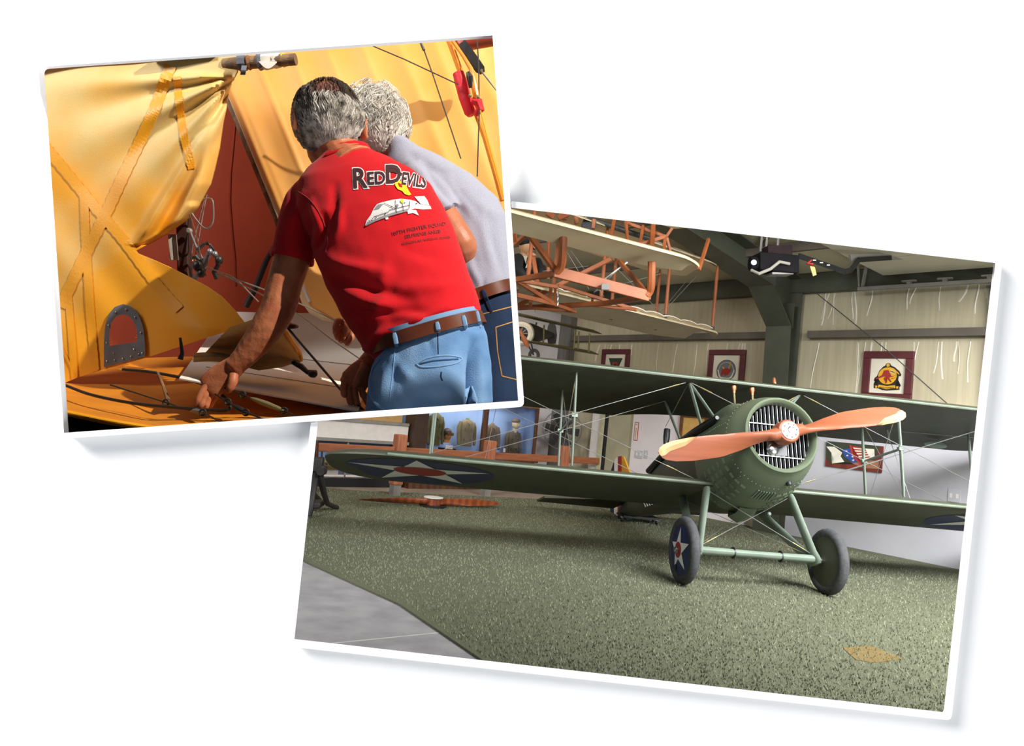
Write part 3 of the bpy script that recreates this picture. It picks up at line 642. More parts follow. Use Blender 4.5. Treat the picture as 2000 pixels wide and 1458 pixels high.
# ---------------------------------------------------------------- pictures on the right wall
m_ox = mat('oxblood_frame', '#5a1f22', .45, col2='#4d1a1d', scale=6); m_mount = mat('mount_board', '#d9d2bf', .8, col2='#d5cdb9'); m_gilt = mat('gilt', '#a5752e', .4, metal=.3)
m_emy = mat('emblem_yellow', '#d8a41e', .7, col2='#d29d1a'); m_emk = mat('emblem_black', '#1c1712', .7); m_emr = mat('emblem_red', '#9e2a1e', .7); m_emg = mat('emblem_grey', '#6d7274', .7); m_emdg = mat('emblem_green', '#2c3a24', .7); m_emb = mat('emblem_blue', '#24418c', .7)
def flat(shape, P, m, name, par, off):
    me = MB()
    n = len(shape); bm = bmesh.new(); vsx = [bm.verts.new(P(x, y, off)) for x, y in shape]
    bm.faces.new(vsx); bmesh.ops.triangulate(bm, faces=bm.faces[:]); bm.verts.index_update()
    me.add([v.co for v in bm.verts], [[v.index for v in f.verts] for f in bm.faces]); bm.free()
    return me.build(name, m, par, smooth=False)
def frame_pic(c0, c1, label, fw=.13, depth=.05, art=None, off=0.0, mf=None):
    (ta, za), (tb, zb) = c0, c1
    tc, zc = (ta+tb)/2, (za+zb)/2; w, h = (tb-ta)/2, (za-zb)/2
    P = lambda x, y, o=0: wr(tc+x, zc+y, off+o)
    root = thing('framed_picture', P(0, -h), label, 'picture')
    for sx, sy, ww, hh in ((0, h-fw/2, w, fw/2), (0, -h+fw/2, w, fw/2), (-w+fw/2, 0, fw/2, h-fw), (w-fw/2, 0, fw/2, h-fw)):
        MB().box(P(sx, sy, depth/2), WD*ww, Z*hh, WN*depth/2).build('frame_side', mf or m_ox, root, smooth=False, bevel=.006)
    MB().box(P(0, 0, .012), WD*(w-fw*.95), Z*(h-fw*.95), WN*.008).build('mount', m_mount, root, smooth=False)
    if art: art(P, root, w-fw, h-fw)
    return root
def art_red(P, r, w, h):
    k = .78*min(w, h)
    sh = [(0, 1.0), (.14, .97), (.2, .82), (.5, .68), (.85, .38), (1.0, .1), (.93, -.02), (.82, .02), (.80, -.3), (.62, -.62), (.68, -.72), (1.02, -.72), (.92, -.88), (.95, -1.04), (.6, -1.02), (.3, -1.12), (0, -1.15), (-.3, -1.12), (-.62, -1.0), (-.95, -1.0), (-.86, -.84), (-.98, -.66), (-.68, -.66), (-.66, -.5), (-.98, -.42), (-.95, -.2), (-.74, .0), (-.62, .4), (-.35, .72), (-.22, .78), (-.15, .95)]
    f = lambda x, y, o: P(x*k, y*k, o)
    flat(sh, f, m_emk, 'emblem', r, .022)
    flat([(.68*math.cos(q), .66*math.sin(q)-.0) for q in np.linspace(0, 2*math.pi, 29)[:-1]], f, m_emy, 'emblem_field', r, .024)
    flat([(.13*math.cos(q), .13*math.sin(q)+.83) for q in np.linspace(0, 2*math.pi, 15)[:-1]], f, m_emy, 'emblem_field', r, .024)
    flat([(.1, .7), (.45, .58), (.8, .25), (.88, .08), (.6, .3), (.2, .45)], f, m_emy, 'emblem_field', r, .0242)
    flat([(-.6, -.7), (0, -.78), (.6, -.7), (.66, -.92), (0, -1.04), (-.66, -.92)], f, m_emy, 'scroll', r, .024)
    for s in (-1, 1): flat([(s*.7, -.78), (s*.9, -.8), (s*.82, -.87), (s*.86, -.96), (s*.7, -.95)], f, m_emy, 'scroll', r, .024)
    tp, tf = text_tris('MORS HOSTIBUS', .17, .004, 1.05)
    MB().add([f(x, y-.895-.05*(1-(x/.6)**2), .026) for x, y in tp], tf).build('lettering', m_emk, r, smooth=False)
    # plain red figure, wing strokes and wavy tail lines
    flat([(-.28, .42), (.05, .46), (.2, .2), (.32, -.05), (.15, -.15), (.35, -.45), (.25, -.5), (-.02, -.2), (-.2, -.05), (-.8, -.3), (-.84, -.2), (-.4, .05)], f, m_emr, 'emblem_figure', r, .026)
    flat([(-.2, -.1), (.0, -.15), (-.1, -.3), (.02, -.5), (-.1, -.62), (-.14, -.42), (-.26, -.25)], f, m_emr, 'emblem_figure', r, .027)
    for i in range(3): flat([(.1, .5-.1*i), (.35, .46-.1*i), (.6, .28-.09*i), (.35, .40-.1*i)], f, m_emk if i % 2 else m_mount, 'emblem_stroke', r, .0275)
    for i in range(2): flat([(.3, -.1-.16*i), (.62, .06-.2*i), (.66, .12-.2*i), (.5, .02-.18*i), (.32, -.02-.16*i)], f, m_emr, 'emblem_stroke', r, .0275)
def art_bird(P, r, w, h):
    k = .72*min(w, h); f = lambda x, y, o: P(x*k, y*k, o)
    for rad, m, o in ((1.0, m_emk, .022), (.95, m_emg, .023), (.78, m_mount, .024), (.75, m_emg, .025)):
        flat(circ(rad, 36), f, m, 'emblem', r, o)
    flat([(-.9, .05), (-.8, .05), (-.55, -.6), (0, -.8), (.55, -.6), (.8, .05), (.9, .05), (.65, -.68), (0, -.92), (-.65, -.68)], f, m_mount, 'scroll', r, .026)
    flat([(-.15, .2), (.1, .22), (.4, .1), (.6, .25), (.5, -.1), (.3, -.35), (0, -.5), (-.2, -.3), (-.4, -.55), (-.5, -.3), (-.4, .1)], f, m_emr, 'emblem_figure', r, .027)
    flat([(-.45, .35), (-.2, .3), (-.2, .1), (-.4, .25)], f, m_emy, 'emblem_stroke', r, .028); flat([(.2, .25), (.4, .5), (.38, .75), (.5, .85), (.45, .5), (.3, .2)], f, m_emy, 'emblem_stroke', r, .028)
def art_tri(P, r, w, h):
    k = .75*min(w, h); f = lambda x, y, o: P(x*k, y*k, o)
    flat([(-1, .9), (1, .9), (.1, -1), (-.1, -1)], f, m_emdg, 'emblem', r, .022)
    flat([(-.45, .45), (.45, .45), (.25, -.2), (-.25, -.2)], f, m_emr, 'emblem_field', r, .024); flat([(-.15, .25), (.15, .25), (.2, -.1), (-.2, -.1)], f, m_emk, 'emblem_figure', r, .026)
W1 = lambda x, y, o=0.0: wpix(x, y, o)
ra, rb = W1(1690, 687), W1(1788, 688); rc = W1(1682, 778)
frame_pic((ra[0], ra[1]), (rb[0], rc[1]-.02), 'dark red frame holding a yellow shield emblem, on the wall right of the column', art=art_red, fw=.105)
ba, bb = W1(1388, 684), W1(1459, 685)
frame_pic((ba[0], ba[1]), (bb[0], ba[1]-(bb[0]-ba[0])*1.02), 'dark red frame holding a grey round emblem, on the wall left of the column', art=art_bird, fw=.095)
ca, cb = W1(1179, 683), W1(1233, 684)
frame_pic((ca[0], ca[1]), (cb[0], ca[1]-(cb[0]-ca[0])*.95), 'dark red frame holding a green triangle emblem, above the far doorway', art=art_tri, fw=.1)
def art_port(P, r, w, h):
    flat([(-w, -h), (w, -h), (w, h), (-w, h)], P, mat('portrait_ground', '#c9a35b', .7, col2='#b98f4a'), 'portrait_ground', r, .022)
    flat([(-.5*w, -h), (.5*w, -h), (.35*w, -.3*h), (-.35*w, -.3*h)], P, mat('portrait_coat', '#7a5a3a', .8), 'portrait_coat', r, .024)
    flat([(.26*w*math.cos(q), .36*h*math.sin(q)) for q in np.linspace(0, 6.28, 21)[:-1]], P, mat('portrait_face', '#b98a63', .8), 'portrait_face', r, .026)
    flat([(.3*w*math.cos(q), .2*h+.3*h*math.sin(q)) for q in np.linspace(0, math.pi, 11)], P, mat('portrait_hair', '#6a4628', .8), 'portrait_hair', r, .027)
pa, pb = W1(1332, 808, .05), W1(1386, 812, .05)
frame_pic(pa, (pb[0], pa[1]-1.05), 'gold and dark wood framed portrait on the pinkish wall behind the engine', art=art_port, fw=.06, off=.05, mf=mat('dark_gilt', '#6b4526', .4, col2='#54341b'))
# painted metal panel with stars and stripes
qa, qb, qc = W1(1617, 862, .11), W1(1726, 880, .11), W1(1722, 924, .11)
w_, h_ = (qb[0]-qa[0])/2, (qa[1]-qc[1])/2; tcn, zcn = (qa[0]+qb[0])/2, (qa[1]+qc[1])/2
PP = lambda x, y, o=0: wr(tcn+x*w_, zcn+y*h_, .11+o)
pan = thing('painted_panel', PP(0, -1), 'green painted metal panel with stars and stripes on red board, right wall', 'artwork')
MB().box(PP(0, 0, .015), WD*w_, Z*h_, WN*.015).build('backing_board', mat('red_board', '#6e2a1e', .5, col2='#5c2218', wave=3, scale=2), pan, smooth=False)
flat([(-1.02, 1), (.9, 1.0), (.72, -.2), (.3, -.55), (-.2, -.5), (-.8, -.78), (-1.0, -.2)], PP, mat('panel_green', '#2f3520', .6, col2='#282e1b'), 'metal_sheet', pan, .034)
m_cream = mat('panel_cream', '#d5d0bf', .7); m_skin2 = mat('panel_tan', '#8f6245', .7)
flat([(-1, .55), (-.7, .6), (-.4, .2), (-.45, -.1), (-.3, -.5), (-.75, -.75), (-.7, -.35), (-.8, .1)], PP, m_cream, 'painted_shape', pan, .037)
flat([(-.35, .05), (.0, -.55), (.3, -.8), (.9, -.75), (.9, -.2), (.4, -.1)], PP, m_skin2, 'painted_shape', pan, .036)
flat([(-.42, .45), (-.1, .62), (.0, .1), (.3, -.35), (.0, -.5), (-.3, -.1)], PP, m_emb, 'painted_shape', pan, .038)
flat([(-.12, .8), (.35, .75), (.62, -.05), (.28, -.3), (.0, .15)], PP, m_cream, 'painted_shape', pan, .0385)
for k in range(5):
    a = k/5; flat([(lerp(-.12, .28, a), lerp(.8, -.25, a)), (lerp(.35, .62, a), lerp(.75, -.02, a)), (lerp(.35, .62, a+.1), lerp(.75, -.02, a+.1)), (lerp(-.12, .28, a+.1), lerp(.8, -.25, a+.1))], PP, m_emr, 'painted_stripe', pan, .040)
flat([(-.16, .85), (-.08, .85), (.02, .1), (.5, -.9), (.42, -.9), (-.06, .1)], PP, m_emr, 'painted_stripe', pan, .041)
for x, y in ((-.25, .35), (-.2, .02), (-.02, -.02), (.02, -.3)): flat([(x+.05*p, y+.1*q) for p, q in star()], PP, m_cream, 'painted_star', pan, .0415)
flat([(.4, .7), (.72, .72), (.75, .1), (.6, -.05)], PP, m_cream, 'painted_shape', pan, .0395)
# small wall plates and the extinguisher sign
def plate(px, py, w, h, name, label, cat, m=None, off=.05, n=0):
    t, z = wpix(px, py, off); o = MB().box(wr(t, z, off+.006), WD*w, Z*h, WN*.006).build(name, m or m_drywhite, None, label, cat, smooth=False, bevel=.003)
    for k in range(n): MB().box(wr(t+(k-(n-1)/2)*w*1.0, z, off+.014), WD*w*.2, Z*h*.35, WN*.004).build('toggle', m_trimw, o, smooth=False)
    return o
plate(1248, 888, .09, .075, 'light_switch', 'white double light switch plate left of the propeller tip', 'switch', n=2)
plate(1262, 888, .045, .075, 'wall_outlet', 'small white plate right of the light switch on the pinkish wall', 'outlet', n=1)
plate(1864, 969, .075, .085, 'wall_outlet', 'white square plate low on the white wall near the right frame edge', 'outlet', off=.11, n=2)
t, z = wpix(1243, 843, .05)
sg_ = thing('extinguisher_sign', wr(t, z-.17, .05), 'narrow red and white vertical sign on the pinkish wall', 'sign')
MB().box(wr(t, z, .055), WD*.045, Z*.175, WN*.004).build('plate', m_emr, sg_, smooth=False)
MB().box(wr(t, z, .061), WD*.033, Z*.163, WN*.002).build('face', m_mount, sg_, smooth=False)
tp, tf = text_tris('EXTINGUISHER', .05, .001, .22); MB().add([wr(t-y*.9, z-.04+x, .0645) for x, y in tp], tf).build('lettering', m_emr, sg_, smooth=False)
tp, tf = text_tris('FIRE', .035, .001, .05); MB().add([wr(t+x, z+.13+y, .0645) for x, y in tp], tf).build('lettering', m_emr, sg_, smooth=False)
# ---------------------------------------------------------------- fan
fc = at(1098, 840, 14.1); fdir = (at(1098, 840, 12.6)-fc).normalized(); fx = fdir.cross(Z).normalized(); fy_ = fx.cross(fdir).normalized()*1
if fy_.z < 0: fy_ = -fy_
fan_ = thing('pedestal_fan', V((fc.x, fc.y, -.015)), 'large grey caged pedestal fan standing by the far doorway', 'fan')
m_fan = mat('fan_blade', '#5c5c5c', .35, metal=.6, col2='#4e4e4e'); m_fcage = mat('fan_cage', '#57534e', .4, metal=.6)
RF = .39
cg = MB()
for r in (.36, .25, .15): cg.tube([fc+fdir*(.1*(1-(r/.4)**2)+.02)+fx*(r*math.cos(q))+fy_*(r*math.sin(q)) for q in np.linspace(0, 2*math.pi, 41)], .004, 5)
for k in range(28):
    q = 2*math.pi*k/28; cg.tube([fc+fdir*(.1*(1-(r/.4)**2)+.02)+fx*(r*math.cos(q))+fy_*(r*math.sin(q)) for r in (.04, .2, .36)], .0025, 4)
cg.build('cage', m_fcage, fan_)
MB().loft([[fc+fdir*d+fx*(r*math.cos(q))+fy_*(r*math.sin(q)) for q in np.linspace(0, 2*math.pi, 41)] for d, r in ((.03, RF-.012), (.03, RF), (-.12, RF), (-.12, RF-.012))], cap=False, closed=False).build('shroud', m_fcage, fan_)
for k in range(6):
    q = math.radians(60*k+5); mb = MB()
    def bl(u, v):
        r = lerp(.07, .34, u); w = lerp(.16, .30, u); a = q+(v-.5)*w/ max(r, .12)*.55; return fc+fx*(r*math.cos(a))+fy_*(r*math.sin(a))+fdir*((v-.5)*.10-.03)
    mb.slab(bl, 4, 4, fdir*-.006); mb.build('blade', m_fan, fan_)
MB().lathe(fc-fdir*.12, fdir, [(0, .09), (.12, .08), (.17, .05), (.2, .03)], 20).build('motor_hub', m_black, fan_)
MB().tube([fc-fdir*.12-Z*.05, fc-fdir*.14-Z*.4, V((fc.x, fc.y, .03))-fdir*.14], .022, 10).build('pole', m_fcage, fan_)
MB().lathe(V((fc.x, fc.y, -.013))-fdir*.14, Z, [(0, .27), (.03, .26), (.05, .05)], 24).build('base', m_fcage, fan_)
# ---------------------------------------------------------------- rail fence
m_fence = mat('fence_wood', '#9c5c38', .6, col2='#82482c', scale=3, stretch=(1, 1, 9), detail=6, bump=.15, bscale=30)
m_postm = mat('fence_post_wood', '#b0704a', .6, col2='#96573a', scale=5, stretch=(6, 6, .7), detail=6, bump=.15, bscale=30)
fd = V((.7507, .6606, 0)); f0 = onz(772, 970, -.015)
f1 = V((-1.62, 11.2, -.015)); ups = (782-772)
fposts = []
for k in range(-1, 4):
    b = f1+fd*(1.83*k) if k < 3 else f1+fd*(1.83*2+1.35)
    fposts.append(b)
    nm = ['wooden fence post at the left edge of the hangar behind the black machine', 'wooden fence post on a grey foot behind the striped wing roundel', 'wooden fence post in front of the uniform display case', 'wooden fence post below the pedestal fan', 'short wooden fence post beside the striped rudder'][k+1]
    pt = MB(); w = .085 if k < 3 else .07
    pt.box(b+Z*.57, fd*w, BN*w, Z*.39); o = pt.build('fence_post', m_postm, None, nm, 'post', 'fence posts', smooth=False, bevel=.02)
    MB().box(b+Z*.09, fd*.065, BN*.065, Z*.09).build('foot', m_steelgrey, o, smooth=False)
for k in range(4):
    a, b = fposts[k], fposts[k+1]; d_ = .09 if k < 3 else .075
    nm = ['wooden fence rail in front of the glass counter at far left', 'wooden fence rail in front of the head and helmet stand', 'wooden fence rail below the capped uniform bust', 'darker wooden fence rail between the fan and the striped rudder'][k]
    MB().beam(a+Z*.70+fd*d_, b+Z*.70-fd*d_, .05, .125).build('fence_rail', m_fence, None, nm, 'rail', 'fence rails', smooth=False, bevel=.012)
# ---------------------------------------------------------------- display case with uniforms
m_casew = mat('case_wood', '#5b3a23', .45, col2='#472c19', scale=3, wave=3); m_blueback = mat('case_blue', '#86a2cf', .85, col2='#7d99c6', scale=2)
glass = bpy.data.materials.new('case_glass'); glass.use_nodes = True; nt = glass.node_tree; nt.nodes.clear()
_o = nt.nodes.new('ShaderNodeOutputMaterial'); _m = nt.nodes.new('ShaderNodeMixShader'); _t = nt.nodes.new('ShaderNodeBsdfTransparent'); _g = nt.nodes.new('ShaderNodeBsdfGlossy'); _g.inputs['Roughness'].default_value = .02
_f = nt.nodes.new('ShaderNodeFresnel'); _f.inputs['IOR'].default_value = 1.3; nt.links.new(_f.outputs[0], _m.inputs[0]); nt.links.new(_t.outputs[0], _m.inputs[1]); nt.links.new(_g.outputs[0], _m.inputs[2]); nt.links.new(_m.outputs[0], _o.inputs[0])
OFF = .62
ta0, _ = bpix(1049, 850, OFF); tb0, _ = bpix(808, 850, OFF); zb0 = bpix(1049, 905, OFF)[1]; zt0 = bpix(1049, 799, OFF)[1]
case = thing('display_case', wb((ta0+tb0)/2, zb0), 'tall brown wooden display case of uniforms with a blue back wall', 'display case')
MB().prism([wb(ta0, zb0), wb(tb0, zb0), wb(tb0, zt0+.6), wb(ta0, zt0+.6)], BN*.03).build('back_panel', m_blueback, case, smooth=False)
def cbox(t1_, t2_, z1_, z2_, o1, o2, name, m, par=None): 
    return MB().prism([wb(t1_, z1_, o1), wb(t2_, z1_, o1), wb(t2_, z2_, o1), wb(t1_, z2_, o1)], BN*(o2-o1)).build(name, m, par or case, smooth=False)
cbox(ta0, tb0, -.015, zb0+.07, .0, OFF, 'plinth', m_casew)
cbox(ta0-.05, tb0, zb0+.0, zb0+.08, .0, OFF+.05, 'sill', m_casew)
cbox(ta0, ta0+.03, zb0+.08, zt0, .03, OFF-.05, 'side_panel', m_blueback)
tm0, _ = bpix(946, 850, OFF)
cbox(ta0, ta0+.05, zb0, zt0, OFF-.05, OFF, 'stile', m_casew); cbox(tm0-.06, tm0+.05, zb0, zt0+.4, OFF-.05, OFF, 'stile', m_casew)
t832, _ = bpix(834, 850, OFF); cbox(t832, tb0, zb0-.3, zt0+.5, OFF-.3, OFF, 'side_cabinet', mat('cabinet_brown', '#3f2c20', .5, col2='#36251b'))
cbox(ta0, tb0, zt0, zt0+.06, .03, OFF, 'top_rail', mat('top_rail_wood', '#8a6237', .45, col2='#77522b'))
cbox(ta0, tm0-.06, zb0+.08, zt0, OFF-.03, OFF-.025, 'glass_pane', glass); cbox(tm0+.05, t832, zb0+.08, zt0, OFF-.03, OFF-.025, 'glass_pane', glass)
def jacket(px, py, w, h, label, m, head=None, cap=None, neck='#3e6b4a', off=.3):
    t_, z_ = bpix(px, py, off); 
    o = MB(); rings = []
    for zz, ww, dd in ((0, .40, .13), (.2, .41, .14), (.5, .43, .15), (.75, .48, .15), (.88, .46, .13), (.95, .3, .10), (1.0, .13, .07)):
        rings.append([wb(t_+w*ww*math.cos(q), z_+h*zz, off+w*dd*1.6*math.sin(q)) for q in np.linspace(0, 2*math.pi, 21)[:-1]])
    o.loft(rings); j = o.build('uniform_jacket', m, None, label, 'jacket', 'uniforms in the display case')
    for sg in (-1, 1):
        MB().tube([wb(t_+sg*w*.38, z_+h*.88, off), wb(t_+sg*w*.50, z_+h*.7, off), wb(t_+sg*w*.53, z_+h*.35, off+.02), wb(t_+sg*w*.50, z_+h*.05, off+.04)], [w*.12, w*.12, w*.10, w*.08], 10).build('sleeve', m, j)
        for zz in (.62, .25): MB().box(wb(t_+sg*w*.2, z_+h*zz, off+w*.245), BD*w*.09, Z*h*.06, BN*.006).build('pocket', m, j, smooth=False)
    for zz in (.2, .35, .5, .65): MB().lathe(wb(t_, z_+h*zz, off+w*.235), BN, [(0, .008), (.012, .008)], 8).build('button', m_brass, j)
    MB().tube([wb(t_-w*.18, z_+h*.93, off+w*.12), wb(t_, z_+h*.80, off+w*.25), wb(t_+w*.18, z_+h*.93, off+w*.12)], .014, 6).build('collar', m, j)
    if head is None: MB().ball(wb(t_, z_+h*1.0, off), BD*w*.12, BN*w*.1, Z*w*.1).build('neck_cap', mat('neck_stand', neck, .7), j)
    return j, t_, z_, off
m_kh1 = mat('khaki_light', '#6d6248', .9, col2='#61573f'); m_kh2 = mat('khaki_brown', '#584a3c', .9, col2='#4d4134'); m_kh3 = mat('khaki_dark', '#4e4636', .9, col2='#443d2f'); m_olive = mat('khaki_olive', '#55512f', .9, col2='#4a4628')
jacket(908, 872, .36, .50, 'light khaki uniform jacket on a green neck stand in the display case', m_kh1)
jacket(957, 880, .34, .50, 'brown uniform jacket behind the wooden stile of the display case', m_kh2, neck='#6a5a48')
jacket(846, 870, .32, .58, 'olive uniform jacket at the left end of the display case', m_olive, neck='#55512f')
j, t_, z_, off = jacket(999, 890, .34, .50, 'dark khaki uniform on a bust with a garrison cap', m_kh3, head=1)
hd = wb(t_, z_+.62, off+.04)
hm_ = MB(); hm_.tube([wb(t_, z_+.46, off+.02), wb(t_, z_+.55, off+.03)], .05, 12); hm_.ball(hd, BD*.075, BN*.09, Z*.105, 16, 10); hm_.ball(hd+BN*.09-Z*.015, BD*.012, BN*.018, Z*.02, 8, 6); hm_.build('bust_head', mat('plaster', '#b9a98c', .6), j)
MB().ball(hd+Z*.065+BD*.01, BD*.082, BN*.1, Z*.055, 16, 10).build('garrison_cap', mat('cap_grey', '#5b5146', .9), j)
hs_ = wb(bpix(874, 850, .35)[0], bpix(874, 850, .35)[1], .35); hst = thing('helmet_stand', hs_-Z*.15, 'carved head wearing a leather flying helmet beside the light khaki jacket', 'bust')
MB().ball(hs_, BD*.075, BN*.09, Z*.1, 16, 10).build('head', mat('wood_head', '#a8713f', .5), hst); MB().tube([hs_-Z*.14, hs_-Z*.08], [.08, .05], 14).build('neck', mat('wood_neck', '#a8713f', .5), hst)
MB().ball(hs_+Z*.03-BN*.015, BD*.09, BN*.1, Z*.095, 16, 10).build('helmet', mat('helmet_leather', '#33231a', .5), hst)
for s in (-1, 1): MB().lathe(hs_+BD*.035*s+BN*.09+Z*.02, BN, [(0, .03), (.02, .028)], 12).build('goggle_lens', mat('goggle', '#6b4a2c', .2), hst)
tq, zq = bpix(874, 876, .35)
MB().box(wb(tq-.03, (zq+zb0)/2, .30), BD*.13, BN*.10, Z*(zq-zb0)/2).build('display_block', m_black, None, 'black display block under the flying helmet head', 'pedestal', smooth=False)
for px, py, lab in ((877, 874, 'white caption card on the black display block'), (958, 879, 'white caption card below the brown uniform jacket'), (985, 880, 'small white caption card below the capped bust')):
    t_, z_ = bpix(px, py, .52); MB().box(wb(t_, z_, .52), BD*(.08 if px < 980 else .025), BN*.004, Z*.035).build('caption_card', m_trimw, None, lab, 'card', 'caption cards', smooth=False)
lamp('case_lamp', 'AREA', wb((ta0+tb0)/2, zt0-.02, .38), wb((ta0+tb0)/2, zb0, .2), 14, (1, .95, .88), shape='RECTANGLE', size=.15, size_y=.15) if False else lamp('case_lamp', 'AREA', wb((ta0+tb0)/2, zt0-.04, .40), wb((ta0+tb0)/2, zb0, .15), 13, (1, .96, .9), shape='RECTANGLE', size=2.0, size_y=.1)  # added fill that brightens the blue back of the case
# glass counter at far left
tA = tb0+.04; tB = tA+3.0; z1 = bpix(700, 861, .5)[1]; z0_ = bpix(700, 930, .5)[1]; zT = bpix(700, 826, .5)[1]
cnt = thing('glass_counter', wb((tA+tB)/2, 0), 'long white topped counter with a blue lined glass front at far left', 'counter')
cbox(tA, tB, -.015, .16, .0, .5, 'plinth', m_black, cnt); cbox(tA, tB, .16, z1, .0, .03, 'back_panel', m_blueback, cnt); cbox(tA, tA+.04, .16, z1, .03, .5, 'end_panel', m_steelgrey, cnt)
cbox(tA, tB, z1, zT, .02, .5, 'upper_panel', m_trimw, cnt); cbox(tA-.02, tB, z1-.03, z1+.02, .0, .54, 'ledge', m_steelgrey, cnt); cbox(tA, tB, zT, zT+.05, .0, .52, 'top_edge', m_steelgrey, cnt)
cbox(tA+1.1, tA+1.13, .16, z1, .46, .5, 'mullion', m_steelgrey, cnt); cbox(tA+.04, tB, .16, z1, .47, .475, 'glass_pane', glass, cnt); cbox(tA, tB, .14, .19, .0, .5, 'bottom_shelf', m_trimw, cnt)
cbox(tA-.02, tB, zT+.05, zT+1.2, .2, .25, 'tan_board', mat('tan_board', '#b9955f', .8, col2='#ad8953'), cnt)
t_, z_ = bpix(640, 895, .3); MB().box(wb(t_, .3, .3), BD*.17, BN*.02, Z*.1).build('display_card', mat('tan_card', '#b39a5f', .8), None, 'tan card standing inside the glass counter at far left', 'card', smooth=False)
MB().box(wb(t_-.05, .22, .36), BD*.1, BN*.06, Z*.03).build('white_box', m_trimw, None, 'flat white box on the bottom shelf of the glass counter', 'box', smooth=False)
# ---------------------------------------------------------------- propeller lying on the turf and the black machine
pcn = onz(845, 990, 0)+Z*.075; d2 = (onz(955, 990)-onz(690, 984)).normalized(); n2 = Z.cross(d2)
fp = thing('wooden_propeller', V((pcn.x, pcn.y, 0)), 'spare dark wooden propeller lying on a low black stand on the turf', 'propeller')
mb = MB()
for sg in (-1, 1):
    rings = []
    for u in np.linspace(0.02, 1, 18):
        cu = np.interp(u, [0, .1, .2, .5, .8, .95, 1], [.17, .15, .10, .17, .16, .1, .02]); th = np.interp(u, [0, .2, .6, 1], [.10, .08, .03, .01]); tw = sg*np.interp(u, [0, .2, 1], [.2, .75, .3])
        c = pcn+d2*(sg*u*1.12); rings.append([c+n2*(cu/2*math.cos(q)*math.cos(tw)-th/2*math.sin(q)*math.sin(tw))+Z*(cu/2*math.cos(q)*math.sin(tw)+th/2*math.sin(q)*math.cos(tw)) for q in np.linspace(0, 2*math.pi, 13)[:-1]])
    mb.loft(rings)
mb.lathe(pcn-Z*.05, Z, [(0, .11), (.10, .11)], 20); mb.build('blades', mat('prop_dark', '#9a4f2c', .35, col2='#7d3d20', scale=3, wave=3), fp)
MB().lathe(V((pcn.x, pcn.y, 0)), Z, [(0, .2), (.03, .2), (.03, .0)], 24).build('stand', m_black, fp); MB().lathe(pcn+Z*.05, Z, [(0, .14), (.012, .14)], 20).build('hub_plate', m_white, fp)
m_iron = mat('cast_iron', '#25211f', .55, col2='#1c1917', scale=8)
mc = onz(622, 1000, 0); me_ = thing('iron_machine', mc, 'black cast iron machine on splayed legs at the far left of the hangar', 'machine')
A_ = lambda x, y, d=8.6: at(x, y, d)
legs = [[A_(616, 925), A_(612, 960, 8.4), onz(604, 1012)], [A_(625, 930), A_(633, 965, 8.7), A_(640, 985, 8.8), onz(658, 995)], [A_(600, 925, 8.9), A_(600, 960, 8.9), onz(590, 990)], [A_(612, 930, 9.0), A_(612, 965, 9.1), onz(628, 985)]]
for P in legs: 
    e = P[-1]; P[-1] = e+Z*.02; MB().tube(P, [.045, .035]+[.03]*(len(P)-2), 8).build('leg', m_iron, me_)
for x, y, d, a, b, c in ((608, 915, 8.7, .17, .12, .06), (620, 908, 8.6, .07, .05, .09), (596, 900, 8.9, .1, .1, .14), (608, 985, 8.8, .14, .12, .04)): MB().box(A_(x, y, d), CR*a, CF*b, Z*c).build('casting', m_iron, me_, bevel=.02)
MB().lathe(A_(628, 920, 8.5)-CF*.06, CF, [(0, .05), (.03, .06), (.1, .06)], 16).build('pulley', m_iron, me_)
for x0, y0, x1, y1 in ((628, 905, 629, 882), (612, 900, 640, 912)): MB().tube([A_(x0, y0, 8.6), A_(x1, y1, 8.6)], .012, 8).build('handle', m_iron, me_)
MB().tube([A_(617, 905, 9.2), A_(618, 862, 9.2)], .03, 10).build('column', mat('rust_red', '#5c2d1c', .6), me_)
# ---------------------------------------------------------------- early biplane hanging from the roof
NR = V((3.23, 10.6, 2.92)); SD = V((-.79, -.613, 0)).normalized(); CD = V((-.613, .79, 0)).normalized()
def fly(s, c, z=0): return NR+SD*s+CD*c+Z*z
m_cloth = mat('cream_cloth', '#d3c3a0', .75, col2='#c9b893', scale=3); m_spar = mat('orange_wood', '#a85e30', .5, col2='#944f27', scale=5)
flyer = thing('hanging_biplane', fly(2.5, .5, 0), 'cream cloth early biplane with orange wooden frame hanging under the roof', 'airplane')
def clothwing(org, fn, s0, s1, ch, rt, name='wing', ribs=0, th=.05):
    rings = []
    for s in np.linspace(s0, s1, 40):
        u = min(1, max(0.0, (s-s0)/rt)); c0 = ch*(.5-.5*math.sin(u*math.pi/2))*.6; c1 = ch*(1-(.5-.5*math.sin(u*math.pi/2))*.5)
        sc = .012*abs(math.sin(s*math.pi/ribs)) if ribs else 0
        rr = []
        for t in (0, .1, .3, .6, .9, 1.0): rr.append(fn(s, lerp(c0, c1, t), .09*ch*math.sin(math.pi*t**.8)+(th*(1-t) if t > 0 else .0)*.6+(0 if t else .012)-sc*(1 if t < .2 else 0)))
        for t in (1.0, .7, .4, .15, 0.0): rr.append(fn(s, lerp(c0, c1, t), .09*ch*math.sin(math.pi*t**.8)-.012))
        rings.append(rr)
    return MB().loft(rings).build(name, m_cloth, flyer, angle=50)
clothwing(None, lambda s, c, z: fly(s, c, z), 0, 5.2, 1.2, .5, 'lower_wing', ribs=.42)
clothwing(None, lambda s, c, z: fly(s, c, z+.98), .12, 5.2, 1.2, .55, 'upper_wing', ribs=.42)
scal = MB()
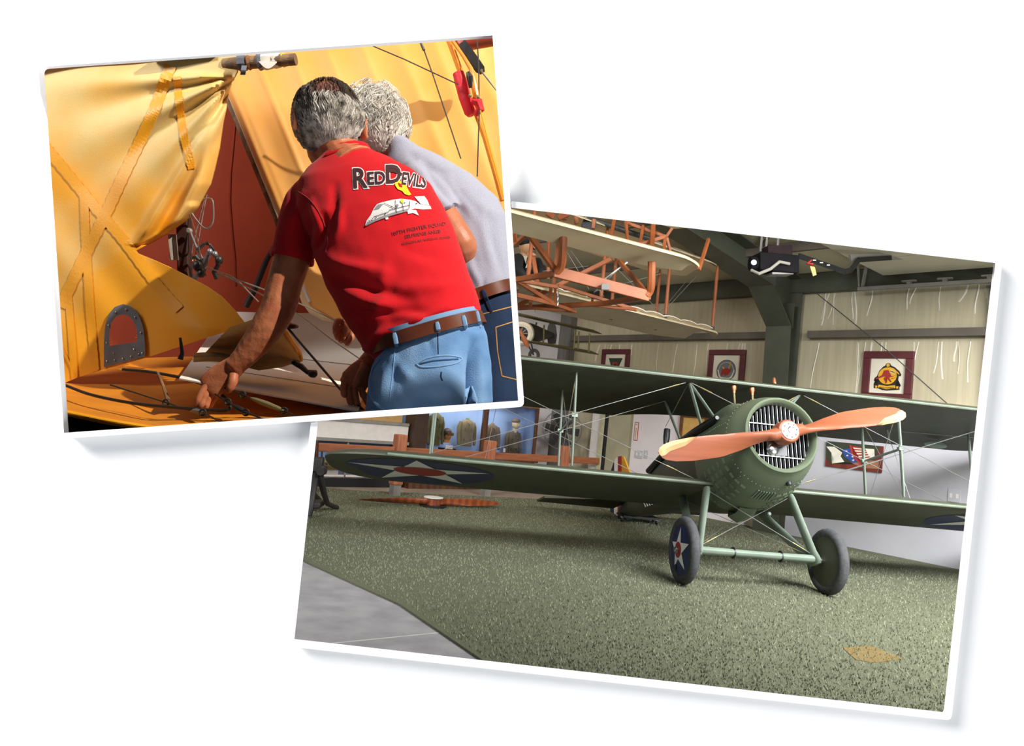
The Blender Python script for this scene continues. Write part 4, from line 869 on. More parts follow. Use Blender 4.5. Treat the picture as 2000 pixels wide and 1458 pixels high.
for k in range(11):
    s = .55+k*.36; scal.slab(lambda u, v: fly(s+.36*u, -.02+.16*v, .04+.024*math.sin(math.pi*u)**.8*(1-v)), 6, 2, (0, 0, -.012))
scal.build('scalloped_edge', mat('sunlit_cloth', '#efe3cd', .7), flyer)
Q = V((1.70, 7.25, 3.2)); SD2 = V((-.87, -.49, 0)).normalized(); CD2 = V((-.49, .87, 0)).normalized()
can = lambda s, c, z=0: Q+SD2*s+CD2*c+Z*z
clothwing(None, lambda s, c, z: can(s-.3, c, z), 0, 3.0, .60, .45, 'front_plane', th=.03)
clothwing(None, lambda s, c, z: can(s-.42, c+.02, z+.52), 0, 2.6, .66, .04, 'front_plane', th=.03)
def fbar(P, r, name='frame_bar'): return MB().tube(P, r, 8).build(name, m_spar, flyer)
def fbx(P, w, h, name='frame_bar'):
    for a, b in zip(P, P[1:]): o = MB().beam(a, b, w, h).build(name, m_spar, flyer, smooth=False, bevel=.006)
    return o
for s, c in ((.45, .06), (.62, 1.0), (1.5, .06), (1.6, 1.0), (2.75, .06), (2.75, 1.0), (3.95, .06), (3.95, 1.0)):
    a = fly(s, c, .05); b = fly(s, c, .98); MB().tube([a, a.lerp(b, .1), a.lerp(b, .9), b], [.016, .024, .024, .016], 10).build('wing_strut', m_spar, flyer)
    MB().lathe(a-Z*.02, Z, [(0, .03), (.05, .028)], 10).build('strut_socket', m_black, flyer)
fbx([at(1083, 531, 7.35), at(1268, 579, 7.5)], .05, .115, 'front_plank')
for P in ([(1100, 455, 7.1), (1099, 500, 7.2), (1096, 520, 7.3), (1088, 532, 7.35)], [(1273, 511, 7.4), (1272, 555, 7.45), (1269, 570, 7.5), (1262, 579, 7.5)]):
    MB().tube(spline([tuple(at(*p)) for p in P], 10), .042, 8).build('skid_post', m_spar, flyer)
BARS = [((1007, 547, 8.0), (1088, 534, 7.4), .05), ((1268, 580, 7.5), (1180, 593, 8.3), .05), ((1180, 593, 8.3), (1010, 602, 9.3), .05), ((1209, 510, 8.2), (1264, 574, 7.5), .04), ((1031, 455, 7.1), (1086, 530, 7.4), .045), ((1194, 506, 8.6), (1010, 598, 9.0), .045),
        ((1090, 558, 8.2), (1244, 606, 8.6), .035), ((1010, 548, 8.05), (1090, 561, 8.2), .035), ((1128, 594, 8.6), (1243, 605, 8.5), .03), ((1010, 549, 8.05), (1081, 593, 8.4), .04), ((1010, 577, 8.1), (1080, 593, 8.4), .045), ((1076, 560, 8.3), (1074, 590, 8.4), .04), ((1085, 559, 8.3), (1083, 591, 8.4), .03),
        ((1012, 600, 9.0), (1124, 609, 8.7), .03), ((1080, 594, 8.5), (1125, 609, 8.7), .035), ((1036, 588, 8.6), (1036, 598, 8.7), .04), ((1157, 584, 8.4), (1157, 594, 8.5), .03), ((1384, 467, 8.3), (1365, 527, 8.1), .035), ((1200, 428, 8.8), (1194, 461, 8.6), .04), ((1222, 432, 8.8), (1226, 470, 8.6), .035), ((1256, 442, 8.8), (1250, 478, 8.6), .035), ((1276, 436, 8.8), (1273, 489, 8.5), .055),
        ((1220, 434, 8.9), (1301, 463, 8.7), .035), ((1301, 463, 8.7), (1314, 444, 8.7), .03), ((1299, 464, 8.7), (1296, 500, 8.6), .04), ((1302, 464, 8.7), (1310, 495, 8.7), .03), ((1246, 479, 8.6), (1300, 462, 8.7), .04), ((1068, 415, 7.6), (1082, 425, 7.6), .05), ((1090, 427, 7.8), (1110, 418, 7.8), .05), ((1103, 419, 8), (1102, 430, 8), .06), ((1124, 424, 8), (1127, 438, 8), .04), ((1160, 428, 8.4), (1158, 447, 8.4), .04), ((1004, 452, 7.2), (1005, 470, 7.3), .05), ((1005, 478, 7.6), (1030, 456, 7.3), .04), ((1072, 470, 8.8), (1070, 515, 8.8), .035), ((1070, 522, 8.8), (1070, 545, 8.8), .035)]
for a, b, w in BARS: fbx([at(*a), at(*b)], w, w*1.15)
MB().tube([at(1140, 424, 9.0), at(1278, 470, 9.0)], .035, 10).build('chain_tube', m_wiredark, flyer)
MB().lathe(at(1150, 440, 8.9), CF, [(-.05, .09), (.05, .09)], 14).build('chain_wheel', m_black, flyer)
for a, b in (((1290, 535, 9.2), (1160, 570, 8.6)), ((1110, 545, 8.7), (1095, 500, 8.7)), ((1200, 520, 8.4), (1290, 610, 9.8)), ((1100, 480, 8.6), (1150, 565, 8.9)), ((1300, 605, 10.2), (1360, 540, 10.4)), ((1225, 510, 8.4), (1160, 572, 8.6)), ((1340, 550, 10.4), (1290, 610, 10.0)), ((1115, 490, 8.6), (1180, 580, 9.0)), ((1060, 530, 8.5), (1150, 520, 8.9))):
    MB().tube([at(*a), at(*b)], .004, 5).build('rigging_wire', m_wire, flyer)
MB().tube([at(1225, 513, 8.2), at(1172, 552, 7.9)], .009, 6).build('rigging_wire', m_white, flyer)
MB().box(at(1182, 561, 7.35), CR*.042, CF*.03, CU*.032).build('bracket_clip', m_steelgrey, flyer, bevel=.005)
MB().tube([at(1090+.5*math.sin(k*2), 570+k*3, 8.2) for k in range(10)], .008, 5).build('hanging_chain', m_chrome, flyer)
lever = fbar([at(1041, 500, 8.7), at(1046, 530, 8.65), at(1052, 568, 8.5)], .028, 'control_lever')
# pilot mannequin
hp = at(1030, 482, 8.9)
pil = thing('pilot_mannequin', at(1030, 530, 8.9), 'mannequin pilot with a moustache, black cap and jacket, chin on its hand', 'mannequin')
m_msk = mat('mannequin_skin', '#b98b63', .5, col2='#ad7f58'); m_jack = mat('black_jacket', '#15161a', .8, col2='#101114')
body = MB(); body.ball(hp, CR*.088+CU*.012, CF*.095, CU*.115, 20, 14); body.tube([hp-CU*.06-CR*.03, hp-CU*.17-CR*.045], [.05, .055], 12); body.ball(hp+CR*.075-CU*.018-CF*.02, CR*.022, CF*.022, CU*.028, 10, 8)
body.tube([at(1032, 518, 8.7), at(1035, 505, 8.68), at(1037, 500, 8.68)], [.03, .028, .025], 10)
for k in range(4): body.tube([at(1036+k*2, 498+k*.5, 8.68-.01*k), at(1039+k*2, 494+k, 8.66), at(1044+k, 496+k*1.5, 8.68)], [.013, .012, .01], 6)
body.tube([at(1034, 503, 8.66), at(1031, 497, 8.66), at(1032, 492, 8.68)], [.013, .012, .009], 6)
body.ball(hp-CR*.09-CU*.0+CF*.01, CR*.015, CF*.03, CU*.035, 8, 6)
b_ = body.build('body', m_msk, pil); remesh(b_, .008, 3)
cp = MB(); cp.ball(hp+CU*.062-CR*.012, CR*.112, CF*.115, CU*.075, 18, 10); cp.ball(hp+CU*.045+CR*.02-CF*.05, CR*.09, CF*.07, CU*.012, 14, 6); cp.build('cap', m_jack, pil)
MB().tube([hp+CR*.035-CU*.045-CF*.09, hp+CR*.06-CU*.032-CF*.095, hp+CR*.085-CU*.048-CF*.075], [.008, .02, .008], 8).build('moustache', m_jack, pil)
for dx in (.03, .075): MB().ball(hp+CR*dx+CU*.02-CF*(.088 if dx < .05 else .06), CR*.013, CF*.006, CU*.006, 8, 6).build('eye', m_jack, pil)
MB().loft([[at(x, y, 8.95)+CR*(a*math.cos(q))+CF*(b*math.sin(q)) for q in np.linspace(0, 2*math.pi, 17)[:-1]] for x, y, a, b in ((1018, 503, .07, .08), (1022, 508, .18, .13), (1028, 520, .24, .15), (1032, 538, .25, .16))]).build('jacket', m_jack, pil)
MB().tube([at(1012, 505, 8.8), at(1010, 525, 8.6), at(1024, 540, 8.55), at(1031, 530, 8.62)], [.07, .07, .055, .05], 12).build('sleeve', m_jack, pil); MB().tube([at(1047, 512, 8.9), at(1056, 528, 8.8), at(1050, 540, 8.7)], [.07, .06, .05], 12).build('sleeve', m_jack, pil)
MB().tube([at(1029, 536, 8.6), at(1033, 519, 8.68)], [.042, .033], 12).build('cuff', m_mount, pil); MB().prism([at(1022, 500, 8.78), at(1030, 500, 8.75), at(1027, 516, 8.75)], CF*.01).build('shirt_front', m_mount, pil, smooth=False)
# ---------------------------------------------------------------- white-nosed model biplane behind it
DM = 12.6; mA = lambda x, y, d=0: at(x, y, DM+d)
mod = thing('model_biplane', mA(1035, 660), 'small olive biplane with a white round cowl hanging in the far corner', 'model airplane')
m_ol = mat('model_olive', '#6d6433', .6, col2='#5f572b'); m_cw = mat('model_white', '#d8cfbd', .5); m_mdk = mat('model_dark', '#2e2a22', .6)
fdm = (mA(1020, 652, -1.0)-mA(1035, 650, 0)).normalized()
MB().lathe(mA(1019, 652), fdm, [(-.16, .20), (0, .225), (.08, .21), (.11, .17), (.10, .125), (.05, .12)], 28, cap=False).build('cowl', m_cw, mod)
MB().lathe(mA(1019, 652), fdm, [(.03, .13), (.05, .125)], 20).build('cowl_opening', m_black, mod)
for k in range(9): q = 2*math.pi*k/9; MB().tube([mA(1019, 652)+fdm*.08+CR*.03*math.cos(q)+CU*.03*math.sin(q), mA(1019, 652)+fdm*.07+CR*.115*math.cos(q)+CU*.115*math.sin(q)], .012, 6).build('cylinder', m_steelgrey, mod)
fa, fb = mA(1022, 651, .05), mA(1078, 655, 1.4)
MB().tube([fa, fa.lerp(fb, .2), fa.lerp(fb, .6), fb], [.2, .19, .12, .05], 14).build('fuselage', m_mdk, mod)
for k in (.35, .42, .5): c = fa.lerp(fb, k); MB().tube([c+CU*.15-CF*.1, c-CF*.17, c-CU*.15-CF*.1], .012, 6).build('fuselage_band', m_cw, mod)
MB().loft([[fb+CU*(.28*s)+CR*w*c_+CF*.02*k for c_ in (-.5, .5) for k in (0,)]+[fb+CU*(.28*s)+CR*w*c_+CF*.03 for c_ in (.5, -.5)] for s, w in ((-.6, .15), (0, .2), (.6, .16), (1, .06))]).build('tail_fin', m_mdk, mod)
for (x0, y0, x1, y1) in ((1004, 615, 1174, 653), (1020, 667, 1168, 693)):
    a, b = mA(x0, y0, -.1), mA(x1, y1, .9); d_ = (b-a); c_ = d_.cross(Z).normalized()*.32; 
    MB().loft([[a-c_*.5+Z*.02, a+Z*.05, a+c_*.5+Z*.0, a-Z*.01], [a.lerp(b, .9)-c_*.5+Z*.02, a.lerp(b, .9)+Z*.05, a.lerp(b, .9)+c_*.5, a.lerp(b, .9)-Z*.01], [b-c_*.1, b+Z*.01, b+c_*.1, b-Z*.005]]).build('wing', m_ol, mod)
for x, y0, y1 in ((1123, 645, 682), (1131, 647, 682), (1152, 652, 688), (1063, 635, 672), (1048, 630, 640)): MB().tube([mA(x, y0, .4), mA(x-2, y1, .4)], .016, 6).build('wing_strut', m_ol, mod)
MB().tube([mA(1012, 640, -.25), mA(1020, 655, -.25), mA(1027, 670, -.25), mA(1032, 679, -.25)], [.02, .03, .045, .015], 8, flat=.4).build('propeller', m_spar, mod)
MB().loft([[mA(1043, 694)+CR*((.075+.03*math.cos(p))*math.cos(q))+CU*((.085+.03*math.cos(p))*math.sin(q))+CF*.03*math.sin(p) for p in np.linspace(0, 2*math.pi, 9)[:-1]] for q in np.linspace(0, 2*math.pi, 25)], cap=False).build('wheel', m_tyre, mod)
for x0, y0 in ((1030, 672), (1038, 672)): MB().tube([mA(x0, y0), mA(1042, 694)], .012, 6).build('gear_strut', m_mdk, mod)
MB().tube([mA(1045, 610, .1), mA(1045, 400, .1)], .004, 5).build('hanging_wire', m_wiredark, mod)
# ---------------------------------------------------------------- turf pile
def turf():
    n = 130000; us = RNG.random((n, 3)); V_, F_ = [], []
    # denser towards the front of the turf
    y = 4.0+8.6*us[:, 0]**1.6; x = -3.2+us[:, 1]*10.2
    keep = (x > np.interp(y, [4.24, 5.21, 6.22, 9.2], [.03, -.58, -1.53, -3.3])) & ((x-3.73)*WN.x+(y-12.37)*WN.y > .48) & (y < np.interp(x, [-3.4, -2.26, .22, 1.9], [11.0, 11.3, 12.4, 13.2]))
    x, y = x[keep], y[keep]; n = len(x); a = RNG.random(n)*6.283; h = .010+.012*RNG.random(n); w = .0035+.002*RNG.random(n); l = (RNG.random((n, 2))-.5)*.022
    v = np.zeros((n, 3, 3)); v[:, 0] = np.stack([x-w*np.cos(a), y-w*np.sin(a), 0*x-.001], 1); v[:, 1] = np.stack([x+w*np.cos(a), y+w*np.sin(a), 0*x-.001], 1); v[:, 2] = np.stack([x+l[:, 0], y+l[:, 1], h], 1)
    me = bpy.data.meshes.new('turf_blades'); me.vertices.add(3*n); me.vertices.foreach_set('co', v.ravel()); me.loops.add(3*n); me.loops.foreach_set('vertex_index', np.arange(3*n)); me.polygons.add(n); me.polygons.foreach_set('loop_start', np.arange(n)*3); me.update(calc_edges=True); me.validate()
    o = bpy.data.objects.new('turf_blades', me); COL.objects.link(o); me.materials.append(m_blade); ABS[o.name] = V(); tag(o, 'short grey green artificial grass covering the hangar floor', 'grass', kind='stuff')
m_blade = mat('turf_blade', '#92967f', .9, col2='#70735d', scale=60, spec=.1)
turf()

sp_ = [onz(x, y, .001) for x, y in ((1645, 1266), (1700, 1262), (1765, 1288), (1708, 1296), (1672, 1290))]
MB().prism(sp_, (0, 0, .003)).build('turf_stain', mat('turf_stain', '#7d6c44', .95, col2='#6f5f42', scale=40, spec=.05), None, 'worn brown patch of turf near the lower right corner', 'stain', smooth=False)
# ---------------------------------------------------------------- torn yellow aircraft beside the two men
m_canvas = mat('yellow_canvas', '#f0a424', .5, col2='#e2c078', scale=3.2, detail=6, lo=.42, hi=.68, bump=.08, bscale=260, spec=.35)
def stain(m):
    nt = m.node_tree; N = nt.nodes; L = nt.links; rp = next(n for n in N if n.type == 'VALTORGB'); nz = next(n for n in N if n.type == 'TEX_NOISE'); tc = next(n for n in N if n.type == 'TEX_COORD')
    sp = N.new('ShaderNodeSeparateXYZ'); L.new(tc.outputs['Object'], sp.inputs[0]); a = N.new('ShaderNodeMath'); a.operation = 'MULTIPLY_ADD'; L.new(sp.outputs[2], a.inputs[0]); a.inputs[1].default_value = .55; L.new(nz.outputs['Fac'], a.inputs[2])
    L.new(a.outputs[0], rp.inputs[0]); rp.color_ramp.elements[0].position = .45; rp.color_ramp.elements[1].position = .72
stain(m_canvas)
m_tape = mat('yellow_tape', '#f0a51f', .45, col2='#ea9c18', scale=9, bump=.08, bscale=200)
m_wingy = mat('yellow_wing', '#e0953a', .42, col2='#e6ae66', scale=2.2, detail=5, lo=.35, hi=.7, spec=.35)
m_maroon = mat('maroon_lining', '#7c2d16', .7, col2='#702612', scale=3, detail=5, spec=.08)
m_oran = mat('orange_wing', '#e08c24', .45, col2='#c97a22', scale=3, stretch=(1, 3, 1)); m_wcloth = mat('white_cloth', '#ece7dc', .7, col2='#e4ded3', scale=3)
m_alu = mat('aluminium', '#8f8e90', .42, metal=.6, col2='#7f7e81', scale=14); m_dark = mat('dark_fitting', '#1b1917', .45, col2='#26221f'); m_wood2 = mat('weathered_wood', '#8a6a48', .7, col2='#6f5338', scale=6, stretch=(1, 1, 5), wave=3, bump=.3, bscale=60)
m_khaki = mat('khaki_cloth', '#a8874e', .8, col2='#94743f', scale=6); m_dt = mat('grey_tape', '#6f7076', .45, col2='#62636a', scale=20); m_rag = mat('white_rag', '#e6dfd4', .8, col2='#d8cfc2')
m_redf = mat('red_foam', '#e2202c', .55, col2='#d31b26', scale=20, bump=.15, bscale=90); m_orod = mat('orange_tube', '#ee8f22', .4, col2='#e5831b'); m_rust = mat('rust_tube', '#a23a1a', .45, col2='#953417')
def bord(x, inset=0): return 852-63*(x-119)/899-inset                  # lower edge of the view
def bordr(y, inset=0): return 968+(y-63)*.0689-inset
base = MB()
bq = [(90, D0+.012), (bordr(800)-2, D0+.012), (bordr(800)-2, 3.0), (90, 3.0)]
base.prism([at(x, bord(x)+1, d) for x, d in bq], -CU*.004); base.build('floor_left', mat('base_board', '#14120f', .9), kind='structure', smooth=False)
air = thing('yellow_aircraft', at(330, 700, 2.2), 'yellow fabric aircraft with torn side, taped seams and a metal rimmed opening', 'airplane')
XR = [(60, 462), (118, 466), (140, 465), (160, 455), (180, 447), (210, 442), (240, 436), (290, 429), (330, 420), (360, 412), (385, 398), (405, 388), (430, 365), (458, 325), (478, 290), (492, 262), (500, 282), (508, 301), (522, 332), (540, 368), (558, 402), (578, 432), (605, 458), (632, 479), (638, 474), (650, 436), (664, 392), (680, 345), (695, 300), (710, 246), (724, 195), (738, 152), (752, 118), (762, 80)]
def xr(y): return float(np.interp(y, [p[0] for p in XR], [p[1] for p in XR]))
GP = (468, 146)
def cdep(x, y):
    """depth of the slack canvas at a place on it"""
    d = 2.37+.00012*(300-x)
    r = math.hypot(x-GP[0], y-GP[1]); a = math.degrees(math.atan2(y-GP[1], GP[0]-x))
    f = min(1, r/60)*math.exp(-(r/250)**2)
    for ai, wi, am in ((4, 4, -.018), (13, 5, .016), (24, 6, -.026), (36, 5, .022), (47, 5, -.024), (58, 4, .018), (67, 4, -.03), (78, 4, .02)):
        d += am*math.exp(-((a-ai)/wi)**2)*f
    e = xr(y)-x
    if y < 480:
        w = 34 if y < 400 else 22; k = max(0, 1-e/w) if e >= 0 else 1; d += .07*k*k*(1 if y > 150 else 0)
        # long fold from the gather point to the tear
        L = abs((x-468)*(492-146)-(y-146)*(262-468))/math.hypot(206, 346); s = 1 if (x-468)*(492-146)-(y-146)*(262-468) > 0 else -1
        d += (-.03*math.exp(-(L/12)**2)+(.02*math.exp(-((L-22)/14)**2) if s > 0 else 0))*min(1, max(0, (y-200)/80))*min(1, max(0, (492-y)/40))
    else:
        q = max(0, (x-262)/210); d -= .06*q*q*(1 if y < 640 else max(0, 1-(y-640)/60))
        d += .02*math.exp(-((x-330-(y-560)*.9)/26)**2)*q
    d += .006*math.sin(x*.021+y*.013)+.004*math.sin(x*.05-y*.04)*math.exp(-((y-560)/200)**2)
    return d
win_in = [(214, 676), (213, 655), (217, 632), (226, 619), (238, 614), (251, 617), (261, 628), (267, 646), (268, 668)]
win_out = [(203, 718), (203, 672), (205, 638), (212, 614), (224, 600), (240, 594), (256, 599), (270, 613), (279, 637), (283, 668), (284, 697)]
def inpoly(x, y, P):
    c = False
    for i in range(len(P)):
        (x0, y0), (x1, y1) = P[i], P[i-1]
        if (y0 > y) != (y1 > y) and x < (x1-x0)*(y-y0)/(y1-y0)+x0: c = not c
    return c
def canvas():
    ys = sorted(set([y for y, _ in XR]+list(np.arange(60, 762, 5.0)))); NX = 96; mb = MB(); pts = []
    for y in ys:
        x1 = xr(y); x0 = 30
        for i in range(NX+1): x = lerp(x0, x1, 1-(1-i/NX)**1.15); pts.append((x, y))
    vs = [at(x, y, cdep(x, y)) for x, y in pts]; w = NX+1; fs = []
    hole = [(lerp(x, 241, -.10), lerp(y, 650, -.10)) for x, y in win_in]
    for j in range(len(ys)-1):
        for i in range(NX):
            q = [j*w+i, j*w+i+1, (j+1)*w+i+1, (j+1)*w+i]; cx = sum(pts[k][0] for k in q)/4; cy = sum(pts[k][1] for k in q)/4
            if not inpoly(cx, cy, hole): fs.append(q)
    mb.add(vs, fs); o = mb.build('fuselage_cover', m_canvas, air, normals=False, angle=80)
    so = o.modifiers.new('thickness', 'SOLIDIFY'); so.thickness = .003; so.offset = 0
    return o
canvas()
def tapestrip(pts, w, m=m_tape, name='seam_tape', off=.0045):
    P = spline(pts, 70); mb = MB(); L, R = [], []
    for i in range(len(P)):
        t = P[min(i+1, len(P)-1)]-P[max(i-1, 0)]; t = t/np.linalg.norm(t); n = np.array([-t[1], t[0]])*w/2; jit = 1+.08*math.sin(i*2.3)
        L.append(P[i]+n*jit); R.append(P[i]-n*jit)
    f = lambda q: at(min(q[0], xr(q[1])-1), q[1], cdep(q[0], q[1])-off)
    rows = [[f(l), f(lerp(l, r, .33)), f(lerp(l, r, .66)), f(r)] for l, r in zip(L, R)]
    mb.loft(rows, closed=False); o = mb.build(name, m, air, normals=False, smooth=False); so = o.modifiers.new('thickness', 'SOLIDIFY'); so.thickness = .0008; so.offset = 0; return o
tapestrip([(333, 128), (305, 205), (280, 262), (240, 345), (205, 420), (170, 490), (118, 600)], 22)
tapestrip([(75, 270), (120, 325), (190, 410), (240, 468), (300, 548), (350, 605)], 20)
tapestrip([(164, 385), (168, 480), (175, 600), (186, 726)], 16); tapestrip([(132, 560), (138, 640), (146, 742)], 13); tapestrip([(345, 150), (352, 215), (360, 270), (375, 330)], 15)
tapestrip([(95, 640), (110, 660), (150, 740)], 4, name='stitching')
mb = MB(); n = len(win_out)
o3 = [at(x, y, cdep(x, y)-.010) for x, y in win_out]; 
def res(P, n):
    P = np.array(P, float); d = np.r_[0, np.cumsum(np.linalg.norm(np.diff(P, axis=0), axis=1))]; t = np.linspace(0, d[-1], n); return np.stack([np.interp(t, d, P[:, k]) for k in (0, 1)], 1)
wo = res(win_out+[(250, 706), (203, 718)], 60); wi = res(win_in+[(241, 672), (214, 676)], 60)
mb.loft([[at(*o_, cdep(*o_)-.004), at(*o_, cdep(*o_)-.011), at(*i_, cdep(*i_)-.011), at(*i_, cdep(*i_)-.002)] for o_, i_ in zip(wo, wi)], cap=False)
wf = mb.build('opening_frame', m_alu, air, 'riveted aluminium rim of the inspection opening')
for x, y in ((209, 706), (208, 670), (212, 636), (225, 610), (246, 605), (264, 620), (275, 650), (278, 690), (224, 704), (240, 701), (256, 697), (271, 692), (222, 690), (262, 683)): MB().ball(at(x, y, cdep(x, y)-.012), CR*.0035, CU*.0035, CF*.003, 8, 6).build('rivet', m_chrome, wf)
# top spar sleeve, dark angle bar and the taped pole end
MB().tube([at(x, y, 2.378) for x, y in ((40, 133), (150, 125), (300, 117), (400, 124), (470, 131))], .009, 12).build('top_sleeve', m_canvas, air)
MB().beam(at(296, 112, 2.353), at(421, 110, 2.353), .03, .012, CU).build('angle_bar', mat('dark_grey_bar', '#4b504c', .5), air, smooth=False)
pole = thing('taped_pole', at(520, 118, 2.2), 'wooden pole end wrapped in grey tape and white rag above the tear', 'pole')
MB().tube([at(440, 127, 2.36), at(480, 123, 2.34), at(578, 116, 2.33)], [.021, .02, .0185], 14).build('pole_shaft', m_wood2, pole)
for a, b, m, r in ((466, 481, m_dt, .026), (484, 490, mat('brown_tape', '#8c5a2c', .6), .023), (504, 513, m_dt, .027), (513, 532, m_rag, .026), (532, 548, m_rag, .024), (550, 560, m_canvas, .022)):
    MB().tube([at(x, 126-(x-440)*.078, 2.338) for x in np.linspace(a, b, 4)], [r*.94, r*1.05, r*.98, r*.92], 9).build('wrapping', m, pole)
MB().slab(lambda u, v: at(472+10*u-3*v, 128+18*v, 2.315-.01*math.sin(v*3)), 4, 4, CF*.002).build('loose_tape', m_dt, pole); MB().slab(lambda u, v: at(505+35*u, 120+14*v*math.sin(u*3), 2.31), 8, 3, CF*.003).build('rag_end', m_rag, pole)
# upright yellow wing
wing = thing('upright_yellow_wing', at(640, 600, 2.6), 'large ribbed yellow wing panel standing upright behind the two men', 'wing')
def wl_(y): return float(np.interp(y, [-360, 0, 190, 420, 560, 600, 622, 640], [205, 370, 447, 541, 588, 606, 640, 700]))
def wgf(u, v):
    y = lerp(-360, 622, v); x0 = wl_(y); x1 = bordr(max(y, 60))-1 if y > 380 else 1010
    x = lerp(x0, x1, u); s = (x-x0)/72.0; rib = math.exp(-(((s+.35) % 1-.5)/.08)**2); sag = math.sin(math.pi*((s+.85) % 1))**2
    e = min(1, (x-x0)/26); return at(x, y, 2.62-.02*math.sqrt(e)-.0045*rib+.006*sag+.00012*(x-700))
MB().slab(wgf, 150, 40, CF*.05).build('wing_cover', m_wingy, wing, angle=70)
MB().tube([at(wl_(y)-3, y, 2.625) for y in np.linspace(-300, 585, 24)], .012, 10).build('edge_strip', m_wood2, wing, 'weathered wooden edge strip')
MB().tube([at(wl_(y)+5, y, 2.602) for y in np.linspace(-300, 590, 24)], .010, 8).build('edge_tape', m_rag, wing)
MB().tube([at(x, y, 2.62) for x, y in ((588, 560), (597, 588), (610, 606), (632, 618), (665, 623), (720, 626))], .016, 10).build('wing_tip', mat('tip_cream', '#f0d9a6', .5), wing)
# dark lining seen through the tear
lin_ = thing('maroon_panel', at(470, 600, 2.95), 'dark reddish brown panel in shadow behind the tear', 'panel')
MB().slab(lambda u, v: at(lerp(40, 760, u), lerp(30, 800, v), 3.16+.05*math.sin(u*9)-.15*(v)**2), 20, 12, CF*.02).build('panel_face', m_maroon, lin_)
MB().tube([at(x, y, 2.86) for x, y in ((555, 452), (540, 475), (520, 510), (500, 560), (480, 600))], [.008, .010, .012, .013, .014], 8, flat=.3).build('edge_seam', m_dark, lin_)
MB().tube([at(455+6*math.sin(k), 120+k*55, 2.95) for k in range(9)], .006, 6).build('rib_line', m_maroon, lin_)
# post, cables and control gear inside the tear
post = MB().beam(at(358, 380, 2.5), at(362, 560, 2.5), .04, .04, CF).build('inner_post', mat('dark_post', '#3b1d14', .6), None, 'dark square post inside the tear below the fold', 'post', smooth=False, bevel=.004)
MB().lathe(at(370, 452, 2.46), -CF, [(0, .011), (.006, .011), (.01, .006)], 14).build('bolt', m_steelgrey, post)
MB().slab(lambda u, v: at(328+16*u+4*v, 458+50*v, 2.44+.015*math.sin(u*3)), 4, 4, CF*.004).build('pale_strip', mat('grey_strip', '#8d8276', .7), post)
gear = thing('control_linkage', at(395, 530, 2.4), 'tangle of small metal control fittings inside the tear', 'linkage')
for P, r, m in (([(372, 455), (382, 480), (395, 505), (402, 530)], .004, m_alu), ([(408, 495), (400, 515), (386, 535), (378, 548)], .009, m_alu), ([(384, 488), (397, 476), (410, 478), (420, 492), (422, 502)], .004, m_dark), ([(386, 492), (405, 472), (414, 490), (421, 500)], .003, m_dark), ([(424, 502), (426, 518), (418, 532), (424, 545)], .008, m_dark), ([(380, 500), (392, 512), (386, 524)], .009, m_dark), ([(376, 505), (388, 500)], .006, m_chrome)):
    MB().tube([at(x, y, 2.42+.01*i) for i, (x, y) in enumerate(P)], r, 8).build('fitting', m, gear)
for x, y, r, m in ((410, 492, .010, m_alu), (428, 508, .013, m_dark), (386, 520, .016, m_dark), (379, 512, .009, m_copper), (393, 535, .012, m_dark), (420, 497, .010, m_alu)): MB().ball(at(x, y, 2.40), CR*r, CU*r*1.2, CF*r, 12, 8).build('fitting', m, gear)
CABN = [('thin steel control cable hanging in a loop from the fold', [(398, 388), (414, 390), (417, 420), (414, 438), (404, 447), (394, 442), (380, 425), (374, 415)], .0028, 2.42, m_wire), ('thin cable hanging beside the dark post', [(404, 380), (398, 410), (388, 465), (378, 520)], .0018, 2.44, m_wire), ('thin cable running down to the control fittings', [(398, 392), (390, 425), (375, 490), (374, 530)], .0018, 2.45, m_wire),
        ('brown cable crossing the control fittings', [(370, 418), (382, 455), (392, 500), (402, 540)], .0022, 2.38, mat('brown_cable', '#5b4027', .5)), ('curved steel cable behind the bare forearm', [(402, 522), (430, 532), (460, 545), (490, 575), (505, 590)], .002, 2.33, m_wire), ('straight steel cable running from the tear past the forearm', [(425, 535), (500, 560), (600, 600), (720, 660), (800, 700)], .0022, 2.3, m_wire), ('second steel cable parallel to the first across the white cloth', [(440, 540), (575, 610), (650, 665), (730, 720)], .002, 2.28, m_wire)]
for lab, P, r, d, m in CABN: MB().tube([at(q[0], q[1], d) for q in spline(P, 24)], r, 6).build('control_cable', m, None, lab, 'cable')
# lower wing and white cloth on the ground
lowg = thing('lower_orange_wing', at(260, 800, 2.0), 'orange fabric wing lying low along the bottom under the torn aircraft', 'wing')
def lw(u, v):
    y0, d0 = 705, 2.75; x = lerp(70, 735, u); yb = float(np.interp(x, [70, 125, 200, 300, 420, 735], [800, 806, 822, 838, 832, 812]))
    y = lerp(y0-18*u, min(yb, bord(x)-2), v); return at(x, y, lerp(2.8, 1.86, v)+.006*math.sin(x*.05))
MB().slab(lw, 40, 14, -CU*.01+CF*.01).build('wing_cover', m_oran, lowg)
MB().slab(lambda u, v: at(lerp(40, 640, u), lerp(800, bord(lerp(40, 640, u))-1, v), 2.15), 6, 1, CF*.004).build('dark_underside', mat('dark_ground', '#17130f', .95, spec=.05), lowg, 'black sheet painted as the shade under the wing', smooth=False)  # black sheet stands for the shade below the wing, not a wing part
MB().tube([lw(u, 1)+CU*.002 for u in np.linspace(.02, .5, 20)], .005, 8).build('edge_piping', m_tape, lowg)
cl = thing('white_cloth', at(600, 720, 2.2), 'white fabric panel spread on the ground between the torn aircraft and the jeans', 'cloth')
